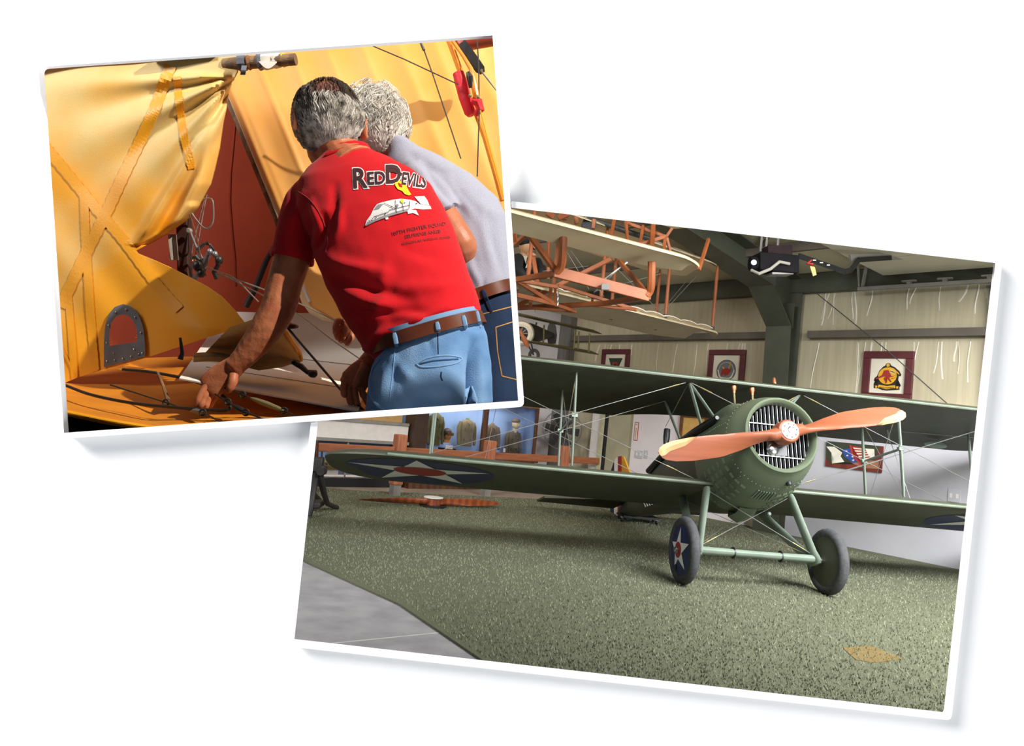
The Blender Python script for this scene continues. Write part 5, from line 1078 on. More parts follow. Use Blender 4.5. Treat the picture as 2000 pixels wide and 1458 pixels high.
def wc(u, v):
    a = lerp(np.array((440, 612, 2.9)), np.array((760, 618, 2.85)), u); b = lerp(np.array((350, 742, 2.02)), np.array((700, 806, 1.86)), u); q = lerp(a, b, v); q[2] = lerp(a[2], b[2], v**1.8)
    return at(q[0], min(q[1], bord(q[0])-3)-3, q[2]-.01-.004*math.sin(u*11+v*7))
MB().slab(wc, 30, 20, -CU*.004).build('cloth_sheet', m_wcloth, cl)
MB().tube([wc(u, .55)+CU*.002 for u in np.linspace(.05, 1, 14)], .0012, 5).build('seam', m_dt, cl); MB().tube([wc(u, .8)+CU*.002 for u in np.linspace(.1, .9, 14)], .0012, 5).build('seam', m_dt, cl)
kf = thing('khaki_fabric', at(510, 700, 2.15), 'crumpled khaki and yellow fabric scrap behind the reaching forearm', 'fabric')
KL = [(448, 640), (500, 622), (555, 648), (582, 690), (586, 705)]; KB = [(400, 690), (455, 712), (505, 724), (550, 718), (586, 706)]
def kfn(u, v):
    p = np.array([np.interp(u, np.linspace(0, 1, 5), [k[i] for k in KL]) for i in (0, 1)]); q = np.array([np.interp(u, np.linspace(0, 1, 5), [k[i] for k in KB]) for i in (0, 1)]); z = lerp(p, q, v)
    return at(z[0], z[1], 2.2-.10*math.sin(math.pi*v)**1.0-.03*math.sin(u*9+v*4)-.06*v)
MB().slab(kfn, 30, 16, CF*.004).build('fabric_sheet', m_khaki, kf); MB().tube([kfn(u, .0)-CF*.004 for u in np.linspace(.35, 1, 16)], [.004]+[.012]*14+[.004], 8).build('yellow_hem', m_tape, kf)
kf2 = MB(); kf2.slab(lambda u, v: at(lerp(378, 470, u), lerp(690, 700, u)+18*v-6*math.sin(3*u), 2.10-.05*math.sin(math.pi*v)), 14, 8, CF*.004); kf2.build('fabric_roll', m_khaki, None, 'rolled grey brown fabric edge under the torn flap', 'fabric')
# rod, fittings and turnbuckles in the foreground
rd = thing('black_rod', at(610, 700, 2.1), 'thin straight black rod running from a leather tab down to the hanging hand', 'rod')
MB().tube([at(563, 642, 2.14), at(668, 765, 1.98), at(722, 812, 1.9)], .0036, 8).build('shaft', m_dark, rd); MB().ball(at(562, 636, 2.14), CR*.034-CU*.004, CU*.010, CF*.02, 14, 8).build('leather_tab', mat('leather_tab', '#5a321c', .5), rd)
ft = thing('black_fitting', at(595, 722, 2.08), 'short black ended cable fitting lying on the white cloth', 'fitting')
MB().tube([at(572, 708, 2.09), at(588, 716, 2.08), at(600, 727, 2.07), at(615, 731, 2.06)], [.007, .009, .007, .012], 10).build('shank', m_dark, ft); MB().ball(at(611, 731, 2.05), CR*.014, CU*.011, CF*.012, 12, 8).build('eye', m_dark, ft)
def tbuckle(P, d0, d1, lab, m=m_brass):
    r_ = thing('turnbuckle', at(*P[1], lerp(d0, d1, .5)), lab, 'turnbuckle'); n = len(P); Q = [at(x, y, lerp(d0, d1, i/(n-1))) for i, (x, y) in enumerate(P)]
    MB().tube(Q, .0022, 6).build('wire', m_dark, r_)
    a, b = Q[1], Q[2]; MB().tube([a.lerp(b, t) for t in (0, .08, .2, .5, .8, .92, 1)], [.003, .005, .0065, .008, .0065, .005, .003], 10).build('barrel', m, r_)
    for e in (Q[0].lerp(a, .7), b): MB().loft([[e+CR*((.008+.0025*math.cos(p))*math.cos(q))+CU*((.008+.0025*math.cos(p))*math.sin(q))+CF*.0025*math.sin(p) for p in np.linspace(0, 6.283, 7)[:-1]] for q in np.linspace(0, 6.283, 17)], cap=False).build('eye', m_dark, r_)
tbuckle([(436, 757), (490, 778), (555, 803), (575, 812)], 1.93, 1.84, 'brass barrelled turnbuckle just right of the reaching fingertips')
tbuckle([(420, 770), (455, 792), (480, 806), (512, 818)], 1.91, 1.83, 'black turnbuckle nearest the bottom edge right of the fingertips', m_dark)
tbuckle([(215, 752), (372, 802), (396, 806), (430, 824)], 2.0, 1.82, 'bright cable end fitting on the orange wing left of the fingertips', m_alu)
MB().tube([at(q[0], q[1], q[2]) for q in spline([(125, 752, 2.1), (180, 772, 2.02), (260, 788, 1.96), (340, 796, 1.94), (420, 802, 1.9), (446, 800, 1.89), (450, 788, 1.91), (430, 770, 1.95), (380, 745, 2.05), (300, 728, 2.12), (240, 722, 2.16)], 60)], .0045, 8).build('rubber_cord', m_dark, None, 'black cord looping over the orange wing below the aluminium rimmed opening', 'cord')
for P, lab in (([(352, 660), (356, 690), (352, 702)], 'dark hook hanging under the torn flap edge'), ([(434, 655), (440, 672), (452, 682), (438, 684)], 'black clip hanging under the flap beside the khaki fabric')): MB().tube([at(x, y, 2.16) for x, y in P], [.004, .006, .009] if len(P) == 3 else [.004, .005, .008, .006], 8).build('clip', m_dark, None, lab, 'clip')
MB().tube([at(308, 728, 2.1), at(318, 752, 2.06), at(328, 782, 2.02)], [.004, .004, .006], 6).build('stake', m_wood2, None, 'thin brown stick under the aircraft bottom edge', 'stick')
# control gear at the upper right in front of the wing
red_ = thing('padded_tube', at(915, 180, 2.3), 'orange tube with a red foam sleeve hanging at the upper right', 'tube')
MB().tube([at(x, y, 2.38) for x, y in ((874, 72), (882, 92), (895, 128), (912, 175), (930, 220), (948, 270), (968, 340), (982, 392))], .010, 10).build('tube_body', m_orod, red_)
MB().tube([at(x, y, 2.37) for x, y in ((895, 143), (900, 160), (908, 190), (918, 220), (920, 226))], [.019, .021, .021, .019, .012], 14).build('foam_sleeve', m_redf, red_); MB().tube([at(922, 196, 2.34), at(934, 200, 2.34), at(938, 214, 2.34), at(930, 224, 2.35)], [.012, .016, .015, .008], 10).build('foam_sleeve', m_redf, red_)
MB().tube([at(884, 80, 2.36), at(905, 110, 2.35), at(920, 135, 2.34), at(926, 165, 2.33), at(930, 188, 2.33), at(928, 192, 2.33)], [.006, .006, .008, .011, .011, .006], 10).build('lever', m_orod, red_)
MB().tube([at(914, 141, 2.32), at(917, 150, 2.32), at(920, 172, 2.33)], [.006, .011, .007], 10).build('black_grip', m_dark, red_)
for x, y in ((918, 187), (934, 190)): MB().ball(at(x, y, 2.31), CR*.006, CU*.006, CF*.006, 10, 6).build('nut', m_brass, red_)
MB().tube([at(890, 70, 2.42), at(902, 90, 2.41), at(905, 108, 2.4)], [.014, .013, .008], 10).build('tube_joint', m_rust, red_)
st_ = thing('black_strap', at(925, 115, 2.3), 'black leather strap ending in a wire, beside the red foam sleeve', 'strap')
MB().loft([[at(x-w, y+w*.75, 2.36), at(x+w, y-w*.75, 2.35), at(x+w, y-w*.75, 2.358), at(x-w, y+w*.75, 2.368)] for x, y, w in ((902, 82, 6), (908, 93, 8), (925, 118, 8.5), (938, 136, 8), (943, 143, 4))]).build('strap_body', m_dark, st_); MB().tube([at(940, 139, 2.35), at(953, 155, 2.35), at(972, 180, 2.36)], [.003, .0035, .002], 8).build('wire', m_steelgrey, st_)
MB().lathe(at(941, 138, 2.345), -CF, [(0, .005), (.003, .005)], 10).build('eyelet', m_brass, st_)
MB().tube([at(904, 84, 2.45), at(940, 78, 2.45), at(985, 70, 2.45)], .027, 16).build('rust_tube', m_rust, None, 'thick rust red tube cutting the upper right corner behind the black strap', 'tube')
for lab, P in (('thin wire crossing the yellow wing towards the red foam sleeve', [(700, 78), (790, 116), (895, 165)]), ('thin dark wire with a small fitting near the top of the yellow wing', [(818, 72), (826, 92), (845, 145), (900, 310)]), ('vertical wire passing in front of the black strap', [(931, 62), (935, 130), (936, 220), (932, 345)]), ('yellow wire slanting down behind the grey shirt', [(938, 215), (960, 300), (984, 385)])):
    MB().tube([at(x, y, 2.33) for x, y in P], .0022, 6).build('bracing_wire', m_tape if 'yellow wire' in lab else m_wiredark, None, lab, 'wire')
MB().tube([at(822, 84, 2.325), at(828, 98, 2.325)], [.004, .005], 8).build('wire_fitting', m_dark, None, 'small dark fitting on the wire at the top of the yellow wing', 'fitting')
# ---------------------------------------------------------------- the two men
m_skin = mat('skin', '#c07650', .5, col2='#b06543', scale=26, detail=6, bump=.1, bscale=160, spec=.35); m_skin_g = mat('skin_pale', '#b8704c', .5, col2='#a9623f', scale=26, bump=.1, bscale=160)
m_redshirt = mat('red_shirt', '#c9141d', .85, col2='#bd111a', scale=6, bump=.12, bscale=420, spec=.15, sheen=.1); m_greyshirt = mat('grey_shirt', '#a5a6b4', .9, col2='#999aa9', scale=320, bump=.15, bscale=400, spec=.1)
m_denim = mat('blue_denim', '#85a7cc', .85, col2='#5b82ae', scale=7, detail=7, bump=.3, bscale=420, spec=.15); m_denimdk = mat('dark_denim', '#24344f', .85, col2='#1b2940', scale=7, detail=7, bump=.3, bscale=420, spec=.15)
m_belt = mat('brown_leather', '#6a341c', .33, col2='#572914', scale=12); m_thread = mat('stitch_thread', '#c08a45', .7); m_denimlt = mat('denim_edge', '#7fa4cb', .85)
m_hairg = mat('grey_hair', '#bcb3a7', .45, col2='#4f473f', scale=34, spec=.4); m_haird = mat('dark_hair', '#3a2f28', .45, col2='#52463c', scale=22, spec=.4); m_hairw = mat('white_hair', '#dcd7cc', .55, col2='#b9b2a6', scale=22, spec=.4)
m_eye = mat('eye_white', '#e8e4dc', .3)
def pairring(L, R, d, th, lift=0.0, n=28, e=2.3, back=0.0, dl=0.0):
    """an oval body section seen from (L) to (R), th metres deep"""
    a, b = at(*L, d+dl), at(*R, d-dl); c = (a+b)/2+CF*back; h = (b-a)/2; t = CF*th; r = []
    for k in range(n):
        q = 2*math.pi*k/n; co, si = math.cos(q), math.sin(q); r.append(c+h*math.copysign(abs(co)**(2/e), co)+t*math.copysign(abs(si)**(2/e), si))
    return r
def limb(P, n=14): 
    Q = spline(P, (len(P)-1)*5); return [at(q[0], q[1], q[2]) for q in Q], [float(q[3]) for q in Q]
def px_of(p):
    d = p-CC; z = d.dot(CF); return 1000+FPX*d.dot(CR)/z, 729-FPX*d.dot(CU)/z, z
def wrinkle(o, fn):
    """push each vertex along its normal by fn(px, py, normal) metres"""
    me = o.data; c = o.location if o.parent is None else ABS[o.name]; n = len(me.vertices); nr = np.empty(n*3); me.vertices.foreach_get('normal', nr); nr = nr.reshape(-1, 3)
    for i, v in enumerate(me.vertices):
        N_ = V(nr[i]); x, y, z = px_of(v.co+c); k = fn(x, y, N_)
        if k: v.co += N_*k
    me.update()
def ridge(x, y, p, q, w, amp):
    """a crease along the line p-q, fading at its ends"""
    dx, dy = q[0]-p[0], q[1]-p[1]; L = math.hypot(dx, dy); t = ((x-p[0])*dx+(y-p[1])*dy)/L/L
    if t < -.1 or t > 1.1: return 0
    s = ((x-p[0])*dy-(y-p[1])*dx)/L+4*math.sin(t*5); return amp*math.exp(-(s/w)**2)*math.sin(math.pi*min(1, max(0, (t+.1)/1.2)))
def finger(mb, P, r):
    Q = spline([tuple(p)+(k,) for p, k in zip(P, r)], (len(P)-1)*4); rr = [float(q[3])*(1+.05*math.cos(i*math.pi/2)) for i, q in enumerate(Q)]; rr[-1] *= .55
    mb.tube([at(q[0], q[1], q[2]) for q in Q], rr, 12)
def join(o, mb):
    """add more skin to a finished body mesh"""
    c = ABS[o.name]; n0 = len(o.data.vertices); bm = bmesh.new(); bm.from_mesh(o.data); vs_ = [bm.verts.new(p-c) for p in mb.v]
    fs = []
    for f in mb.f:
        try: fs.append(bm.faces.new([vs_[i] for i in f]))
        except ValueError: pass
    for f in fs: f.smooth = True
    bmesh.ops.recalc_face_normals(bm, faces=fs); bm.to_mesh(o.data); bm.free()
def strands(name, parent, m, origin, ax, n, region, flow, length, rad, seed=1, wave=.006, lift=.004, seg=7):
    """locks of hair growing over an ellipsoid head; ax = three half-axis vectors"""
    rnd = random.Random(seed); mb = MB(); A, B, C = ax; k = 0
    while k < n:
        z = rnd.uniform(-1, 1); q = rnd.uniform(0, 2*math.pi); s = math.sqrt(1-z*z); u = V((s*math.cos(q), s*math.sin(q), z))
        if not region(u): continue
        k += 1; P = []; L = length*rnd.uniform(.6, 1.25); ph = rnd.uniform(0, 6.28); w = wave*rnd.uniform(.4, 1.5); cur = u.copy()
        for i in range(seg):
            t = i/(seg-1); f = flow(cur); side = cur.cross(f); p = origin+A*cur.x+B*cur.y+C*cur.z; nrm = (A*cur.x+B*cur.y+C*cur.z).normalized()
            sd = A*side.x+B*side.y+C*side.z; sd = sd.normalized() if sd.length > 1e-6 else V((0, 0, 0))
            P.append(p+nrm*(lift*(.4+1.3*math.sin(math.pi*t*.85))+rnd.uniform(0, .002))+sd*(w*math.sin(ph+t*6)))
            cur = (cur+f*(L/A.length/(seg-1))).normalized()
        r = rad*rnd.uniform(.7, 1.3); mb.tube(P, [r*.6]+[r]*(seg-3)+[r*.8, r*.15], 5, flat=.55)
    return mb.build(name, m, parent)
def decal(bvh, pts2, fs, fn, m, name, parent, off=.0012, maxe=.012):
    """print flat artwork onto a garment: fn maps artwork x, y to a place on the cloth as the eye meets it"""
    bm = bmesh.new(); vs_ = [bm.verts.new((x, y, 0)) for x, y in pts2]
    for f in fs:
        try: bm.faces.new([vs_[i] for i in f])
        except ValueError: pass
    bmesh.ops.triangulate(bm, faces=bm.faces[:])
    for _ in range(4):
        ed = [e for e in bm.edges if e.calc_length() > maxe]
        if not ed: break
        bmesh.ops.subdivide_edges(bm, edges=ed, cuts=1); bmesh.ops.triangulate(bm, faces=bm.faces[:])
    bm.verts.index_update(); P = []; ok = []
    for v in bm.verts:
        x, y = fn(v.co.x, v.co.y); dr = ray(x, y).normalized(); h = bvh.ray_cast(CC+dr*1.4, dr)
        if h[0] is None: P.append(V()); ok.append(False)
        else: P.append(h[0]+h[1]*(off if h[1].dot(dr) < 0 else -off)-dr*off*.5); ok.append(h[1].dot(dr) < -.12 or h[1].dot(dr) > .12)
    F_ = [[v.index for v in f.verts] for f in bm.faces if all(ok[v.index] for v in f.verts)]
    use = sorted({i for f in F_ for i in f}); mp = {i: k for k, i in enumerate(use)}; bm.free()
    if not F_: return None
    return MB().add([P[i] for i in use], [[mp[i] for i in f] for f in F_]).build(name, m, parent, smooth=False, normals=False)
def cloth_tube(bvh, pts, r, m, name, parent, lift=0.0, n=24):
    P = []
    for q in spline(pts, n):
        dr = ray(q[0], q[1]).normalized(); h = bvh.ray_cast(CC+dr*1.4, dr)
        if h[0] is not None: P.append(h[0]-dr*lift)
    return MB().tube(P, r, 6).build(name, m, parent) if len(P) > 2 else None
# ------------------------------ man in the red shirt
hc = at(641, 236, 2.02)
red = thing('person', at(840, bord(840)-1, 1.9), 'person in a red printed t-shirt and light blue jeans bending to reach a cable', 'person', 'men at the yellow aircraft')
FD = (CF*.86-CR*.42-CU*.30).normalized(); HU = (CU-FD*CU.dot(FD)).normalized(); HRt = FD.cross(HU).normalized()
def head(mb, hc, FD, HU, HR, s=1.0):
    mb.ball(hc, HR*.074*s, FD*.092*s, HU*.098*s, 24, 16)
    mb.ball(hc+FD*.035*s-HU*.065*s, HR*.055*s, FD*.06*s, HU*.065*s, 18, 12)              # jaw
    mb.ball(hc+FD*.098*s-HU*.03*s, HR*.013*s, FD*.022*s, HU*.024*s, 12, 8)              # nose
    mb.ball(hc+FD*.088*s-HU*.068*s, HR*.026*s, FD*.012*s, HU*.008*s, 12, 8)             # mouth
    mb.ball(hc+FD*.085*s+HU*.012*s, HR*.05*s, FD*.012*s, HU*.012*s, 12, 8)              # brow
    for sg in (-1, 1):
        e = hc+HR*sg*.080*s-FD*.010*s-HU*.022*s
        mb.loft([[e+HR*sg*(.004+.016*(1-t))*s+(FD*-.010*s+HU*0)*(1-t)+FD*(.017*s*math.cos(q)*k)+HU*(.036*s*math.sin(q)*k) for q in np.linspace(0, 6.283, 15)[:-1]] for t, k in ((1, .7), (.6, .95), (0, 1), (0, .75), (.5, .45))])
hb_ = MB(); head(hb_, hc, FD, HU, HRt, 1.03)
hb_.tube([hc-HU*.05-FD*.02, at(664, 300, 2.0), at(690, 330, 1.98)], [.058, .06, .075], 16)
hb_.loft([pairring((606, 380), (800, 350), 1.98, .09), pairring((630, 480), (850, 440), 1.95, .10), pairring((690, 600), (900, 540), 1.9, .10), pairring((745, 690), (930, 625), 1.88, .10)])
P, r = limb([(600, 385, 2.0, .05), (588, 440, 1.98, .052), (572, 500, 1.965, .050), (556, 555, 1.95, .047), (544, 600, 1.94, .046), (522, 640, 1.935, .044), (492, 680, 1.935, .036), (468, 706, 1.935, .029), (455, 718, 1.935, .027)]); hb_.tube(P, r, 16)
fg_ = MB()
# reaching left hand: palm, four unequal fingers, thumb off the side of the palm
hb_.loft([[at(x, y, 1.935)+(CR*.64-CU*.77).normalized()*(w*math.cos(q))*1+(CF*.9+CR*.2).normalized()*(t*math.sin(q)) for q in np.linspace(0, 6.283, 15)[:-1]] for x, y, w, t in ((464, 711, .027, .022), (448, 724, .033, .019), (430, 738, .038, .017), (414, 752, .038, .015), (405, 760, .034, .012))])
finger(fg_, [(412, 745, 1.935), (396, 764, 1.925), (387, 782, 1.922), (381, 795, 1.93)], [.0105, .0095, .0085, .006])
finger(fg_, [(416, 752, 1.94), (401, 772, 1.93), (394, 789, 1.927), (389, 803, 1.935)], [.0105, .0098, .0088, .006])
finger(fg_, [(421, 759, 1.945), (409, 777, 1.938), (403, 792, 1.936), (400, 804, 1.942)], [.010, .0095, .0085, .006])
finger(fg_, [(428, 764, 1.95), (419, 778, 1.948), (414, 788, 1.948), (411, 796, 1.952)], [.0095, .0085, .0075, .0055])
finger(fg_, [(456, 728, 1.93), (455, 745, 1.92), (450, 758, 1.918), (444, 768, 1.92)], [.014, .0125, .011, .007])
# right arm runs in front of the body; its hand hangs by the pocket
P, r = limb([(785, 370, 2.03, .05), (795, 480, 2.05, .048), (785, 590, 2.05, .042), (755, 660, 2.02, .034), (728, 698, 1.98, .028), (716, 712, 1.965, .027)]); hb_.tube(P, r, 14)
hb_.loft([[at(x, y, 1.955)+(CR*.9-CU*.35).normalized()*(w*math.cos(q))+CF*(t*math.sin(q)) for q in np.linspace(0, 6.283, 15)[:-1]] for x, y, w, t in ((718, 708, .026, .022), (706, 722, .034, .02), (696, 738, .040, .018), (690, 752, .040, .016), (688, 760, .034, .012))])
finger(fg_, [(676, 740, 1.95), (671, 757, 1.94), (672, 770, 1.93), (676, 776, 1.93)], [.0105, .0095, .0085, .006]); finger(fg_, [(683, 755, 1.95), (681, 772, 1.94), (685, 786, 1.935), (689, 792, 1.935)], [.0105, .0098, .009, .006])
finger(fg_, [(692, 758, 1.95), (694, 776, 1.945), (698, 790, 1.94), (700, 798, 1.94)], [.0105, .0098, .009, .006]); finger(fg_, [(704, 756, 1.95), (710, 772, 1.95), (716, 784, 1.948), (718, 792, 1.95)], [.0098, .009, .008, .006])
finger(fg_, [(714, 714, 1.93), (706, 730, 1.915), (699, 744, 1.908), (693, 757, 1.91)], [.014, .0125, .0115, .008])
body = hb_.build('body', m_skin, red); remesh(body, .0042, 3); bake(body); join(body, fg_)
def vein(x, y, N_): return .0007*mnoise.noise(V((x*.05, y*.09, 0)))+(.0007*mnoise.noise(V((x*.16, y*.05, 3))) if 570 < y < 720 and x < 620 else 0)
wrinkle(body, vein)
for sg in (-1, 1): MB().ball(hc+FD*.093+HRt*sg*.032-HU*.003, HRt*.012, FD*.008, HU*.007, 10, 8).build('eye', m_eye, red)
# shirt
sh = MB()
SHP = [((737, 708), (941, 610), 1.87, .119, .040), ((712, 680), (935, 585), 1.88, .130, .034), ((672, 622), (918, 540), 1.90, .138, .018), ((640, 562), (902, 490), 1.92, .138), ((615, 500), (884, 442), 1.94, .138), ((594, 440), (866, 402), 1.96, .135), ((580, 395), (842, 362), 1.98, .122), ((584, 362), (805, 332), 1.99, .105), ((602, 335), (765, 311), 2.0, .085), ((622, 318), (735, 299), 2.0, .07), ((628, 310), (724, 291), 2.0, .064), ((636, 299), (720, 281), 2.0, .060)]
sh.loft([pairring(*p, n=36) for p in SHP])
P, r = limb([(612, 372, 2.0, .05), (596, 405, 1.985, .060), (586, 440, 1.975, .060), (577, 475, 1.968, .058), (571, 503, 1.965, .058)]); sh.tube(P, r, 22)
P, r = limb([(775, 352, 2.02, .055), (785, 400, 2.03, .062), (788, 450, 2.04, .062)]); sh.tube(P, r, 18)
shirt = sh.build('shirt', m_redshirt, red, 'red t-shirt printed on the back'); remesh(shirt, .006, 6); bake(shirt)
def shirt_wr(x, y, N_):
    k = 0.0
    for p, q, w, a in (((630, 500), (760, 540), 12, .007), ((640, 530), (800, 590), 11, -.008), ((655, 560), (850, 640), 12, .007), ((700, 600), (830, 615), 9, -.008), ((680, 640), (800, 560), 11, .005), ((640, 440), (660, 360), 9, -.006), ((652, 470), (672, 400), 8, .005), ((612, 490), (640, 420), 8, -.010), ((625, 470), (612, 390), 7, .006), ((725, 660), (880, 600), 10, .007), ((740, 690), (850, 630), 8, -.007), ((780, 560), (900, 560), 12, .005), ((560, 440), (600, 380), 9, .004), ((590, 490), (612, 430), 8, -.006), ((730, 630), (760, 500), 12, .004), ((770, 470), (880, 520), 14, -.003), ((700, 690), (760, 640), 9, .006)): k += ridge(x, y, p, q, w, a*1.5)
    return k+.0022*mnoise.noise(V((x*.018+y*.01, y*.03-x*.012, 1)))
wrinkle(shirt, shirt_wr)
bv = bvh_of(shirt)
cuff = MB(); c0, c1 = at(572, 498, 1.966), at(570, 506, 1.965); dd = (c1-c0).normalized(); xx = dd.cross(CF).normalized(); yy = dd.cross(xx)
cuff.loft([[c+xx*(rr*math.cos(q))+yy*(rr*math.sin(q)) for q in np.linspace(0, 6.283, 33)[:-1]] for c, rr in ((c0, .0585), (c1, .0605), (c1+dd*.004, .0595), (c1+dd*.003, .0555), (c0, .053))], cap=False); cuff.build('sleeve_hem', m_redshirt, shirt)
cloth_tube(bv, [(638, 303), (655, 297), (685, 288), (716, 284)], .006, m_redshirt, 'collar', shirt)
cloth_tube(bv, [(578, 372), (606, 392), (628, 425), (640, 465), (636, 492)], .0022, mat('red_seam', '#8f0d14', .8), 'seam', shirt)
m_prk = mat('print_brown', '#3a1216', .8); m_prw = mat('print_white', '#e9e4e2', .8); m_pry = mat('print_yellow', '#f2d516', .8); m_prg = mat('print_grey', '#8d8b8d', .8); m_prd = mat('print_faded', '#7e1318', .8)
def onshirt(ox, oy, ang, k, bend=0.0, comp=0.0):
    c, s_ = math.cos(math.radians(ang)), math.sin(math.radians(ang))
    def f(x, y):
        x2 = x*k*(1-comp*x*k/100); y2 = y*k-bend*(x2)**2; return ox+x2*c+y2*s_, oy+x2*s_*1-y2*c
    return f
def shirt_text(txt, f, size, m, name, bold=0.0, width=None, off=.0012):
    tp, tf = text_tris(txt, size, bold, width); return decal(bv, tp, tf, f, m, name, shirt, off, maxe=max(3, .2)*1e9 if False else 6.0)
# lettering sizes below are in picture pixels, so the map only rotates and bends
for txt, size, ox, oy, bl in (('R', 54, 702, 351, 1.2), ('ED', 34, 735, 350, .8), ('D', 50, 768, 343, 1.2), ('EVILS', 34, 808, 354, .8)):
    f = onshirt(ox, oy, -3 if txt != 'EVILS' else 8, 1.0)
    tp, tf = text_tris(txt, size, bl+2.2); tp = [(x*(.62 if txt == 'EVILS' else .86), y) for x, y in tp]; decal(bv, tp, tf, f, m_prw, 'print_outline', shirt, .001, 6)
    tp, tf = text_tris(txt, size, bl); tp = [(x*(.62 if txt == 'EVILS' else .86), y) for x, y in tp]; decal(bv, tp, tf, f, m_prk, 'print_lettering', shirt, .0022, 6)
f0 = lambda x, y: (x, y)
def pdecal(poly, m, name, off=.0015, par=None):
    bm = bmesh.new(); bm.faces.new([bm.verts.new((x, y, 0)) for x, y in poly]); bmesh.ops.triangulate(bm, faces=bm.faces[:]); bm.verts.index_update(); p2 = [(v.co.x, v.co.y) for v in bm.verts]; ff = [[v.index for v in q.verts] for q in bm.faces]; bm.free()
    return decal(bv, p2, ff, f0, m, name, par or shirt, off, 7)
pdecal([(752, 340), (760, 329), (775, 333), (786, 340), (784, 345), (770, 338), (760, 338)], m_prk, 'print_swash', .0018)
pdecal([(771, 355), (779, 353), (788, 360), (793, 364), (798, 374), (803, 381), (798, 383), (790, 380), (785, 374), (777, 371), (772, 364)], m_pry, 'print_emblem', .0020); pdecal([(777, 358), (784, 362), (786, 368), (780, 366)], m_redshirt, 'print_emblem_detail', .003)
# grey attack jet drawn nose-down to the left
JET = [(713, 441), (716, 432), (724, 421), (730, 408), (737, 399), (750, 395), (766, 391), (783, 389), (800, 391), (812, 394), (820, 400), (840, 403), (842, 409), (826, 410), (810, 408), (795, 414), (778, 418), (762, 423), (745, 428), (730, 435), (716, 442)]
pdecal(JET, m_prw, 'print_jet', .0014); pdecal([(713, 441), (722, 434), (745, 424), (775, 414), (800, 408), (795, 414), (762, 423), (730, 435), (716, 442)], m_prg, 'print_jet_shade', .0024)
pdecal([(730, 411), (738, 401), (750, 399), (742, 408)], m_prg, 'print_canopy', .0026); pdecal([(809, 385), (828, 384), (834, 392), (838, 402), (822, 400)], m_prw, 'print_fin', .0018)
for p in ([(795, 412), (812, 411), (818, 422), (806, 417), (797, 419)], [(752, 426), (758, 424), (759, 429), (754, 430)]): pdecal(p, m_prw, 'print_store', .0018)
for a, b in (((730, 425), (760, 415)), ((750, 398), (775, 410)), ((772, 392), (775, 417)), ((785, 391), (788, 414)), ((800, 394), (799, 408)), ((760, 412), (800, 402))):
    dx, dy = b[0]-a[0], b[1]-a[1]; L = math.hypot(dx, dy); n_ = (-dy/L*.5, dx/L*.5); pdecal([(a[0]+n_[0], a[1]+n_[1]), (b[0]+n_[0], b[1]+n_[1]), (b[0]-n_[0], b[1]-n_[1]), (a[0]-n_[0], a[1]-n_[1])], m_prk, 'print_line', .003)
for x, y in ((722, 433), (728, 429), (735, 426), (753, 419), (765, 405), (790, 398), (813, 399), (817, 396)): pdecal([(x+1.6*math.cos(q), y+1.1*math.sin(q)) for q in np.linspace(0, 6.28, 7)[:-1]], m_prk, 'print_dot', .0031)
pdecal([(x+783+3.2*math.cos(q), 394+4*math.sin(q)) for q in np.linspace(0, 6.28, 11)[:-1] for x in (2,)], m_pry, 'print_badge', .0032); pdecal([(776+2.6*math.cos(q), 403+2.6*math.sin(q)) for q in np.linspace(0, 6.28, 11)[:-1]], m_prg, 'print_badge', .0030)
shirt_text('107TH FIGHTER SQUAD', onshirt(818, 446, -11, 1.0, .0006), 15, m_prd, 'print_lettering', .25, 106)
shirt_text('SELFRIDGE ANGB', onshirt(826, 457, -9, 1.0, .0006), 13, m_prd, 'print_lettering', .25, 70); shirt_text('MICHIGAN AIR NATIONAL GUARD', onshirt(832, 469, -8, 1.0, .0008), 8.5, m_prd, 'print_lettering', .2, 94)
# jeans, belt, loops, pockets
jn = MB()
JP = [((742, 680), (940, 614), 1.87, .122, .030), ((739, 694), (943, 634), 1.87, .124, .030), ((728, 718), (952, 662), 1.87, .134, .024), ((722, 745), (957, 698), 1.865, .142, .012), ((719, 772), (961, 740), 1.86, .148), ((716, bord(716)-2), (963, bord(963)-2), 1.855, .15)]
jn.loft([pairring(*p, n=36) for p in JP]); jeans = jn.build('jeans', m_denim, red, 'light blue denim jeans'); remesh(jeans, .006, 4); bake(jeans)
def jean_wr(x, y, N_):
    k = -.055*math.exp(-((x-(928-(y-690)*.04))/11)**2)*min(1, max(0, (y-660)/70))
    k += .012*math.exp(-((x-868)/46)**2-((y-740)/50)**2)
    for p, q, w, a in (((840, 640), (842, 700), 4, -.003), ((905, 640), (950, 660), 7, .004), ((770, 700), (735, 790), 8, .006), ((785, 690), (755, 790), 8, -.006), ((760, 680), (810, 760), 10, .004), ((940, 660), (955, 720), 6, .004), ((800, 760), (900, 790), 14, .004), ((780, 720), (790, 800), 9, -.004)): k += ridge(x, y, p, q, w, a)
    return k+.0018*mnoise.noise(V((x*.03, y*.02, 5)))
wrinkle(jeans, jean_wr); bj = bvh_of(jeans)
def beltring(off, g, pr=((739, 694), (943, 634), 1.87, .124, .030)):
    (L, R, d, th, lf) = pr; n = V((.404, .915, 0)); dn = (CR*-.38+CU*.92).normalized()
    return [p+dn*off+((p-(at(*L, d)+at(*R, d))/2).normalized())*g for p in pairring(L, R, d, th, lf, n=48)]
R5 = [beltring(.030, .003), beltring(.030, .0075), beltring(.046, .0075), beltring(.046, .003)]; MB().loft([list(q) for q in zip(*R5)]+[list(q) for q in zip(*R5)][:1], cap=False).build('waistband', m_denimlt, jeans)
